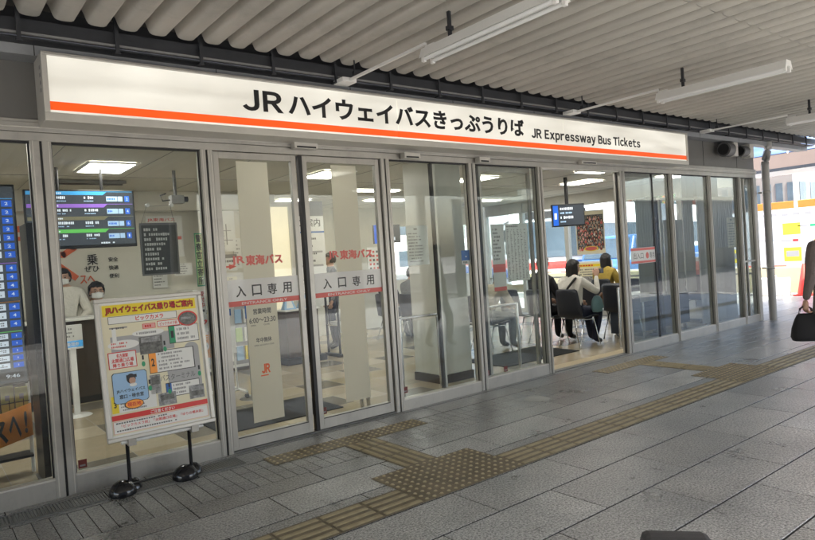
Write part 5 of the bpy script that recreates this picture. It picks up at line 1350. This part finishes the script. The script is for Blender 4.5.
def standing(**kw):
    J = dict(pelvis=(0, 0, .95), waist=(0, .01, 1.10), chest=(0, 0, 1.30), neck=(0, 0, 1.47), head=(0, .015, 1.565), crown=(0, .015, 1.655),
             shL=(-.19, 0, 1.385), elL=(-.25, -.03, 1.11), wrL=(-.25, .06, .87), shR=(.19, 0, 1.385), elR=(.25, -.03, 1.11), wrR=(.25, .06, .87),
             hpL=(-.10, 0, .90), knL=(-.11, .02, .50), anL=(-.11, -.02, .09), toL=(-.12, .13, .035), hpR=(.10, 0, .90), knR=(.11, .02, .50), anR=(.11, -.02, .09), toR=(.12, .13, .035))
    J.update(kw); return J

# woman in white holding up a phone, facing +X
pw = person("black haired woman in a white top with a black strap, lifting a phone", (7.85, 6.02, 0), -PI/2,
       seated(elR=(.30, .10, .80), wrR=(.17, .27, 1.03), elL=(-.24, .0, .72), face=(.35, 1, .05), anL=(-.08, .40, .09), toL=(-.08, .54, .04), anR=(.12, .22, .09), toR=(.14, .36, .04)), "cloth_white", "cloth_navy", long_hair=.55, hands=dict(R=dict(dir=(-.1, .3, 1), n=(-.6, 1, 0), curl=.7)), sc=1.0)
b = MB(); pts = [(.12, -.17, 1.02), (.04, -.235, .90), (-.06, -.245, .76), (-.16, -.21, .62)]
b.tube(pts, .018, "black", 8); b.tube([(.12, -.17, 1.02), (.11, -.05, 1.05), (.06, .05, .98), (-.02, .08, .85)], .016, "black", 8); b.build("bag_strap", pw)
t = thing("phone", "dark phone held up in the raised hand of the woman in white", "phone", (8.20, 5.86, 1.10), math.radians(-60))
b = MB(); b.box(-.075, .075, 0, .009, -.037, .037, "black_shiny"); b.build("phone_body", t, .004)
b = MB(); b.lathe([(0, 0), (.012, .0), (.012, .003)], "gasket", (0, 0, 0)); b.box(-.065, -.03, .0092, .012, .005, .03, "gasket"); b.build("camera_bump", t)
t = thing("shoulder_bag", "teal and tan shoulder bag lying against the hip of the woman in white", "bag", (7.98, 5.76, .50))
b = MB(); b.lathe([(0, 0), (.10, .01), (.13, .08), (.11, .18), (.06, .24), (0, .25)], "bag_teal", n=16); o = b.build("pouch", t); o.scale = (1, .5, 1)
b = MB(); b.tube([(.12, 0, .05), (.16, .02, .16), (.12, 0, .27), (.05, 0, .22)], .016, "bag_tan", 8); b.build("handle", t)
person("man in black with short hair seated left of the woman in white", (7.85, 6.60, 0), -PI/2, seated(crown=(0, -.02, 1.29), head=(0, -.02, 1.20), neck=(0, -.06, 1.10), chest=(0, -.11, .93)), "cloth_black", "cloth_black", sc=1.02)
person("person in a mustard shirt with dark bobbed hair seated in the third row", (10.15, 7.05, 0), -PI/2, seated(), "cloth_mustard", "cloth_navy", long_hair=.35, sleeve=.3, sc=1.02)
person("person in a beige jacket leaning forward behind the timetable pane", (6.75, 6.78, 0), -PI/2, seated(waist=(0, -.06, .68), chest=(0, .08, .86), neck=(0, .20, .98), head=(0, .27, 1.06), crown=(0, .30, 1.14), shL=(-.19, .10, .93), shR=(.19, .10, .93), elL=(-.26, .22, .70), elR=(.26, .22, .70), wrL=(-.12, .40, .66), wrR=(.12, .40, .66)), "cloth_beige", "cloth_gray")
person("man in a gray shirt seated far inside facing the blue desk screen", (6.95, 8.75, 0), -PI/2, seated(crown=(0, -.03, 1.27), head=(0, -.03, 1.18)), "cloth_gray", "cloth_gray", sc=1.02, face=None) if False else person("man in a gray shirt seated far inside facing the blue desk screen", (6.95, 8.75, 0), -PI/2, seated(), "cloth_gray", "cloth_gray", sc=1.03)
person("person in black seated beside the man in gray at the far desk", (6.95, 9.45, 0), -PI/2, seated(), "cloth_black", "cloth_black", sc=.98)
person("standing customer with dark hair seen between the double doors", (5.75, 9.55, 0), math.radians(70), standing(), "cloth_gray", "cloth_navy", sc=.97)
person("ticket clerk in white shirt and mask bending at the left of the counter", (1.52, 9.0, 0), PI, standing(wrL=(-.12, .30, 1.05), wrR=(.12, .30, 1.05), elL=(-.26, .08, 1.12), elR=(.26, .08, 1.12), face=(.3, 1, -.4)), "cloth_white", "cloth_navy", mask=True, sc=.96)
person("seated ticket clerk in white shirt with glasses and a white mask behind the counter", (1.90, 8.98, 0), PI, {k: ((v[0], v[1], v[2] + .12) if k != "face" else v) for k, v in seated(wrL=(-.14, .26, .86), wrR=(.14, .26, .86), elL=(-.24, .04, .80), elR=(.24, .04, .80)).items()}, "cloth_white", "cloth_navy", mask=True, glasses=True, sc=1.02)
t = thing("clerk_stool", "low office stool hidden behind the ticket counter under the seated clerk", "stool", (1.90, 9.02, 0))
b = MB(); b.lathe([(0, .56), (.17, .56), (.19, .53), (.17, .50), (0, .50)], "black"); b.build("seat", t); b = MB(); b.tube([(0, 0, .03), (0, 0, .5)], .025, "chrome"); b.lathe([(0, .05), (.16, .03), (.17, .006)], "black"); b.build("base", t)

# walking person at the right edge with black handbag
wk = person("walking person in a brown gray coat at the right edge carrying a black handbag", (6.69, 2.23, 0), math.radians(-38),
       standing(elR=(.25, -.06, 1.10), wrR=(.26, .03, .88), elL=(-.26, -.05, 1.11), wrL=(-.29, .0, .885), knR=(.11, .16, .52), anR=(.11, .12, .10), toR=(.12, .25, .04), knL=(-.10, -.04, .50), anL=(-.10, -.22, .12), toL=(-.10, -.10, .045)), "cloth_coat", "cloth_black", sc=.97, long_hair=.4,
       hands=dict(L=dict(dir=(0, .05, -1), n=(1, .1, 0), curl=.95)))
b = MB()   # coat skirt
prof = [(.175, 1.16), (.185, 1.0), (.20, .85), (.225, .70), (.235, .64), (.225, .64)]
vs = []; K = 28
for r, z in prof:
    for k in range(K):
        a = 2 * PI * k / K; rr = r * (1 + .04 * math.sin(5 * a + z * 6)); vs.append((rr * math.cos(a) * .97, rr * .78 * math.sin(a) * .97, z * .97))
b.add(vs, [(i*K+k, i*K+(k+1) % K, (i+1)*K+(k+1) % K, (i+1)*K+k) for i in range(len(prof)-1) for k in range(K)], "cloth_coat", True)
b.build("coat_skirt", wk)
# handbag: hangs from the right hand
wp = Matrix.Rotation(math.radians(-38), 4, 'Z') @ Vector((-.29 * .97, .01, 0)); hx, hy = 6.69 + wp.x, 2.23 + wp.y
t = thing("handbag", "soft black handbag hanging from the hand of the walking person", "handbag", (hx, hy, .485), math.radians(-50))
b = MB(); vs = []; K = 24
for i, (w, d, z) in enumerate(((.07, .03, 0), (.115, .055, .005), (.128, .07, .04), (.12, .065, .12), (.095, .045, .20), (.075, .02, .245), (.055, .008, .255))):
    for k in range(K):
        a = 2 * PI * k / K; ca, sa = math.cos(a), math.sin(a); e = .6
        vs.append((math.copysign(abs(ca) ** e, ca) * w * (1 + .05 * noise.noise(Vector((a * 2, z * 9, 1)))), math.copysign(abs(sa) ** e, sa) * d * (1 + .1 * noise.noise(Vector((a * 3, z * 12, 4)))), z))
b.add(vs, [(i*K+k, i*K+(k+1) % K, (i+1)*K+(k+1) % K, (i+1)*K+k) for i in range(6) for k in range(K)] + [tuple(range(K))[::-1]], "cloth_black", True); b.build("bag_body", t)
b = MB()
for y in (-.012, .012): b.tube([(-.06, y, .235), (-.045, y, .30), (-.01, y*.4, .325), (.01, y*.4, .325), (.045, y, .30), (.06, y, .235)], .006, "black", 8)
b.build("handle", t)
b = MB(); b.tube([(-.02, -.030, .21), (.02, -.030, .21)], .005, "chrome"); b.build("clasp", t)

# suitcase whose rounded top peeps in at the bottom edge
t = thing("suitcase", "dark soft suitcase whose rounded top edge shows at the bottom of the picture", "suitcase", (1.83, 1.075, 0), math.radians(40))
b = MB(); vs = []
b.prism([(-.14, .06), (.14, .06), (.155, .09), (.155, .475)] + [(.155 * math.cos(a) if 0 else .155 * (1 - (1 - math.cos(a)) ), .475 + .10 * math.sin(a)) for a in [PI * k / 14 for k in range(1, 14)]] + [(-.155, .475), (-.155, .09)], -.10, .10, "suitcase"); b.build("shell", t, .02)
b = MB(); b.box(-.14, -.10, -.103, -.1002, .42, .47, "white"); b.build("tag", t)
for x in (-.14, .14):
    for y in (-.08, .08): b = MB(); b.tube([(x - .01, y, .03), (x + .01, y, .03)], .03, "black", 14); b.tube([(x, y, .03), (x, y, .07)], .012, "black"); b.build("wheel", t)

# ================================================================== OUTSIDE, BEYOND THE CANOPY
t = thing("traffic_cone", "red traffic cone standing by the pale barrier beyond the canopy", "traffic cone", (16.35, 6.08, 0))
b = MB(); b.lathe([(.03, .74), (.035, .74), (.15, .04), (.15, .03)], "cone_red", n=24); b.build("cone", t); b = MB(); b.box(-.19, .19, -.19, .19, 0.0, .035, "cone_red"); b.build("base", t, .01)
b = MB(); tag(b, None) if False else None
t = thing("concrete_block", "squat pale concrete weight block beside the red cone", "block", (16.2, 6.72, 0))
b = MB(); b.box(-.2, .2, -.33, .33, 0, .42, "concrete"); b.build("block", t, .02)
b = MB(); b.tube([(0, -.1, .42), (0, -.1, .47), (0, .1, .47), (0, .1, .42)], .012, "alu"); b.build("lifting_eye", t)
t = thing("low_barrier", "long low cream barrier wall along the kerb", "barrier", (17.5, 9, -.1))
b = MB(); b.box(-.12, .12, -7.0, 8.0, 0, .72, "barrier_cream"); b.build("wall", t, .02)
b = MB()
for i in range(40): b.box(-.04, .04, -7.0 + i * .375, -7.0 + i * .375 + .374, .722, .765, "red_soft" if i % 2 else "white")
b.build("striped_rail", t)
t = thing("white_hoarding", "tall white construction hoarding with yellow notices across the road", "hoarding", (30, 14, -.13))
b = MB()
for i in range(26): b.box(0, .06, -14 + i * 1.2 + .004, -14 + i * 1.2 + 1.196, 0, 2.62, "hoarding")
b.build("panels", t)
def hs(b, y0, y1, z0, z1, m, d=.001): b.box(-.002 - d, -.0005 - d * .5, y0 - 14, y1 - 14, z0, z1, m)
for y0 in (11.2, 13.6, 16.0, 8.4):
    b = MB(); hs(b, y0, y0 + .7, 1.5, 2.0, "yellow"); b.build("yellow_notice", t)
    b = MB(); hs(b, y0, y0 + .7, .35, .95, "yellow"); hs(b, y0 + .1, y0 + .6, .55, .8, "ink_soft", .003); b.build("yellow_notice", t)
b = MB(); hs(b, 10.0, 10.7, .95, 1.25, "orange"); b.build("orange_notice", t)
for y0, z0, c in ((12.3, 1.25, "blue"), (11.3, 1.2, "red"), (9.4, 1.55, "blue"), (12.9, .9, "red"), (10.6, 1.8, "green"), (15.1, 1.6, "blue")):
    b = MB(); hs(b, y0, y0 + .22, z0, z0 + .10, c); hs(b, y0 + .26, y0 + .7, z0 + .02, z0 + .07, "ink_soft"); b.build("small_sign", t)
b = MB()
for k in range(40): hs(b, 4 + k * .45, 4.25 + k * .45, 2.32, 2.44, "ink_soft")
b.build("printed_line", t)
t = thing("bus_shelter", "bus shelter with curved blue translucent roof and pinkish fascia beyond the canopy", "bus shelter", (24.6, 5, 0))
b = MB(); vs = []; K = 10; Ln = (-4.0, 12.0)
for i in range(K + 1):
    a = PI * i / K; vs += [(-1.2 * math.cos(a), Ln[0], 4.12 + .85 * math.sin(a)), (-1.2 * math.cos(a), Ln[1], 4.12 + .85 * math.sin(a))]
nn = len(vs); vs += [(x * 1.01, y, z + .03) for x, y, z in vs]
b.add(vs, [(2*i, 2*i+1, 2*i+3, 2*i+2) for i in range(K)] + [(nn+2*i, nn+2*i+2, nn+2*i+3, nn+2*i+1) for i in range(K)] + [(2*i, 2*i+2, nn+2*i+2, nn+2*i) for i in range(K)], "roof_blue", True); b.build("roof", t)
b = MB()
for k in range(9):
    y = Ln[0] + 2 * k; b.tube([(-1.2 * math.cos(PI * i / K), y, 4.115 + .845 * math.sin(PI * i / K)) for i in range(K + 1)], .03, "white", 8)
b.build("rib", t)
b = MB(); b.box(-1.26, -1.18, Ln[0], Ln[1], 3.66, 4.12, "fascia_pink"); b.box(1.18, 1.26, Ln[0], Ln[1], 3.66, 4.12, "fascia_pink"); b.box(-1.28, -1.2601, Ln[0], Ln[1], 3.56, 3.66, "beam"); b.box(-1.18, 1.18, Ln[0], Ln[1], 3.60, 3.64, "white"); b.build("fascia", t)
for y in (-.5, 10.2): b = MB(); b.tube([(0, y, -.1), (0, y, 3.6)], .09, "white", 14); b.build("post", t)
for yy, zz, lab in ((11.9, 6, "thin white pole with a bracket standing in front of the office tower"), (13.2, 6.5, "dark gray lamp pole beyond the white hoarding"), (10.9, 6, "thin white pole rising above the orange awning")):
    b = MB(); b.tube([(0, 0, 0), (0, 0, zz)], .07 if "white" in lab else .12, "white" if "white" in lab else "ink_gray", 10); b.box(-.1, .1, -.4, .4, zz - .2, zz - .1, "white" if "white" in lab else "ink_gray"); b.box(-.15, .15, -.15, .15, 0, .1, "concrete")
    o = b.build("pole"); o.location = (31.5, yy, -.13); tag(o, lab, "pole", "poles behind the hoarding")
t = thing("orange_awning", "long orange awning above the far side of the hoarding", "awning", (36, 9, 0))
b = MB(); b.box(-.4, .6, -8, 6.5, 2.55, 3.05, "awning_orange"); b.build("canvas", t, .02)
for y in (-7, 0, 6): b = MB(); b.tube([(.3, y, -.13), (.3, y, 2.56)], .06, "white"); b.build("post", t)

def office(name, label, x0, x1, y0, y1, h, wallm, winm, nx, ny, fh, ww=.7, wh=.6):
    t = thing(name, label, "building", ((x0 + x1) / 2, (y0 + y1) / 2, -.16))
    hx, hy = (x1 - x0) / 2, (y1 - y0) / 2
    b = MB(); b.box(-hx, hx, -hy, hy, 0, h, wallm); b.box(-hx - .3, hx + .3, -hy - .3, hy + .3, h + .002, h + .6, wallm); b.build("wall", t)
    fl = int(h / fh); dy = 2 * hy / ny; dx = 2 * hx / nx; W_ = []
    for k in range(fl):
        z0, z1 = k * fh + fh * (1 - wh) / 2, k * fh + fh * (1 + wh) / 2
        for j in range(ny):
            yc = -hy + (j + .5) * dy; W_.append((-hx - .05, -hx - .01, yc - dy * ww / 2, yc + dy * ww / 2, z0, z1))
        for j in range(nx):
            xc = -hx + (j + .5) * dx; W_.append((xc - dx * ww / 2, xc + dx * ww / 2, -hy - .05, -hy - .01, z0, z1))
    for q in W_[:100]:
        b = MB(); b.box(*q, winm); b.build("window", t)
    if len(W_) > 100:
        b = MB()
        for q in W_[100:]: b.box(*q, winm)
        tag(b.build("upper_windows", t), None, kind="stuff")
    return t
office("office_tower", "tall blue glass office tower far behind the bus shelter roof", 85, 110, 22, 52, 60, "tower_frame", "tower_glass", 10, 12, 3.6, .9, .82)
office("office_building", "gray office block with rows of dark windows in front of the blue tower", 52, 62, 19.5, 26, 16, "facade_dark", "win_dark", 5, 8, 3.0, .6, .55)
office("brick_building", "orange brick building seen through the glass beside the entrance", 44, 58, 28, 44, 14, "brick_orange", "win_dark", 6, 8, 3.2, .55, .5)
office("white_building", "pale building with a grid of windows seen through the rear window", 16, 40, 48, 60, 18, "white", "win_dark", 12, 8, 3.0, .6, .5)
office("shopping_building", "wide dim gray building across the road behind the camera", -30, 11, -34, -20, 13, "facade_dark", "win_dark", 14, 6, 3.6, .7, .5)
t = thing("ribbed_hoarding", "long gray ribbed metal hoarding beside the plaza, mirrored in the right panes", "hoarding", (30, -6.5, 0))
b = MB()
for i in range(150): b.box(-15 + i * .2, -15 + i * .2 + .1, 0, .05, 0, 3.3, "ribbed_gray"); b.box(-15 + i * .2 + .1, -15 + i * .2 + .2, -.04, .01, 0, 3.3, "ribbed_gray")
b.build("sheets", t); b = MB(); b.box(-15, 15, -.12, .12, 3.301, 3.38, "alu"); b.box(-15, 15, .06, .3, -.1, .9, "ink_gray"); b.build("rails", t)

# buses
def bus(label, loc, rz, c1, c2):
    t = thing("bus", label, "bus", loc, rz, "buses waiting beyond the end glass")
    b = MB(); pr = [(-1.22, .35), (-1.25, .9), (-1.25, 2.2), (-1.18, 2.95), (-1.0, 3.15), (1.0, 3.15), (1.18, 2.95), (1.25, 2.2), (1.25, .9), (1.22, .35)]
    b.prism(pr, -5.5, 5.5, "bus_white"); b.build("body", t, .05)
    b = MB(); b.box(-1.06, 1.06, -5.54, -5.502, 1.25, 2.55, "win_dark"); b.build("windscreen", t, .01)
    b = MB()
    for s_ in (-1, 1): b.box(s_*1.255 - .012, s_*1.255 + .012, -5.1, 5.1, 1.45, 2.35, "win_dark")
    b.build("side_windows", t)
    b = MB()
    for s_ in (-1, 1): b.box(s_*1.262 - .012, s_*1.262 + .012, -5.45, 5.45, .95, 1.25, c1); b.box(s_*1.262 - .012, s_*1.262 + .012, -5.45, 5.45, .55, .9, c2)
    b.box(-1.2, 1.2, -5.53, -5.502, .85, 1.1, c1); b.build("stripe", t)
    b = MB(); b.box(-.8, .8, -5.54, -5.502, 2.65, 2.9, "ink"); b.build("route_display", t)
    for s_ in (-1, 1): b = MB(); b.ell(s_*.95, .68, .16, .11, -5.55, -5.502, "paper"); b.build("headlight", t); b = MB(); b.tube([(s_*1.2, -5.5, 2.6), (s_*1.45, -5.75, 2.5), (s_*1.45, -5.75, 2.1)], .03, "ink"); b.box(s_*1.45 - .1, s_*1.45 + .1, -5.8, -5.72, 1.9, 2.3, "ink"); b.build("mirror", t)
    for s_ in (-1, 1):
        for y in (-3.2, 2.8):
            b = MB(); b.tube([(s_*.98, y, .46), (s_*1.27, y, .46)], .46, "gasket", 20); b.tube([(s_*1.271, y, .46), (s_*1.285, y, .46)], .26, "alu_light", 16); b.build("wheel", t)
    return t
bus("white coach with red and blue stripes seen left of the hanging poster", (21.0, 19.5, -.1), math.radians(-35), "red", "blue")
bus("white coach with blue stripes parked behind the hanging poster", (24.0, 15.5, -.1), math.radians(-80), "blue", "van_blue")
bus("white coach with red stripes standing beyond the rear window", (13.5, 25, -.1), math.radians(-60), "red_soft", "red")
t = thing("parked_van", "blue and white van seen low through the end glass behind the easel", "van", (19.6, 13.1, -.1), math.radians(-75))
b = MB(); b.add([(x, y, z) for x in (-.85, .85) for y, z in ((-2.2, .3), (-2.2, .9), (-1.4, 1.05), (-.9, 1.85), (2.1, 1.9), (2.2, .3))], [(0,1,2,3,4,5), (11,10,9,8,7,6)] + [(i, (i+1) % 6, (i+1) % 6 + 6, i + 6) for i in range(6)], "van_blue"); b.build("body", t, .06)
b = MB(); b.add([(-.75, -1.36, 1.12), (.75, -1.36, 1.12), (.72, -.97, 1.76), (-.72, -.97, 1.76)], [(0,1,2,3)], "win_dark"); [b.box(s_*.855 - .01, s_*.855 + .01, -.8, 1.9, 1.15, 1.7, "win_dark") for s_ in (-1, 1)]; o = b.build("windows", t); o.location = (0, -.03, 0)
for s_ in (-1, 1):
    for y in (-1.4, 1.4): b = MB(); b.tube([(s_*.66, y, .3), (s_*.88, y, .3)], .3, "gasket", 18); b.tube([(s_*.881, y, .3), (s_*.89, y, .3)], .17, "alu_light", 14); b.build("wheel", t)

def tree(label, x, y, h, cr, seed):
    rn = random.Random(seed); t = thing("street_tree", label, "tree", (x, y, -.15), 0, "street trees beyond the plaza")
    b = MB(); b.tube([(0, 0, 0), (.1, .05, h * .3), (.0, .1, h * .6)], .18, "bark", 10, r2=.09)
    tips = []
    for k in range(9):
        a = 2 * PI * k / 9 + rn.uniform(-.3, .3); z0 = h * rn.uniform(.35, .58); r = cr * rn.uniform(.5, .8); p = (r * math.cos(a), r * math.sin(a), z0 + h * rn.uniform(.12, .3)); b.tube([(.03, .08, z0), (p[0] * .5, p[1] * .5, z0 + (p[2] - z0) * .6), p], .06, "bark", 6, r2=.02); tips.append(p)
    b.build("trunk", t)
    b = MB(); cl = []
    for k in range(60):
        a = rn.uniform(0, 2 * PI); u = rn.uniform(-1, 1); r = cr * rn.uniform(.3, 1.0) * math.sqrt(1 - u * u * .8); cl.append((r * math.cos(a), r * math.sin(a), h * .68 + u * h * .28, cr * rn.uniform(.16, .34), rn.random()))
    for cx, cy, cz, r, q in cl:
        for _ in range(70):
            d = Vector((rn.gauss(0, 1), rn.gauss(0, 1), rn.gauss(0, .8))).normalized() * r * rn.uniform(.5, 1.05); c = Vector((cx, cy, cz)) + d
            u_ = Vector((rn.gauss(0, 1), rn.gauss(0, 1), rn.gauss(0, 1))).normalized(); v_ = u_.orthogonal().normalized(); s_ = rn.uniform(.07, .14)
            b.add([c - u_ * s_, c + v_ * s_ * .6, c + u_ * s_, c - v_ * s_ * .6], [(0,1,2,3)], "leaf" if q < .55 else "leaf_light")
    b.build("crown", t)
tree("bright green street tree seen through the pane right of the entrance", 30.5, 19.7, 6.5, 2.2, 1)
tree("smaller street tree in front of the pale building", 14.0, 30.0, 7.0, 2.4, 2)
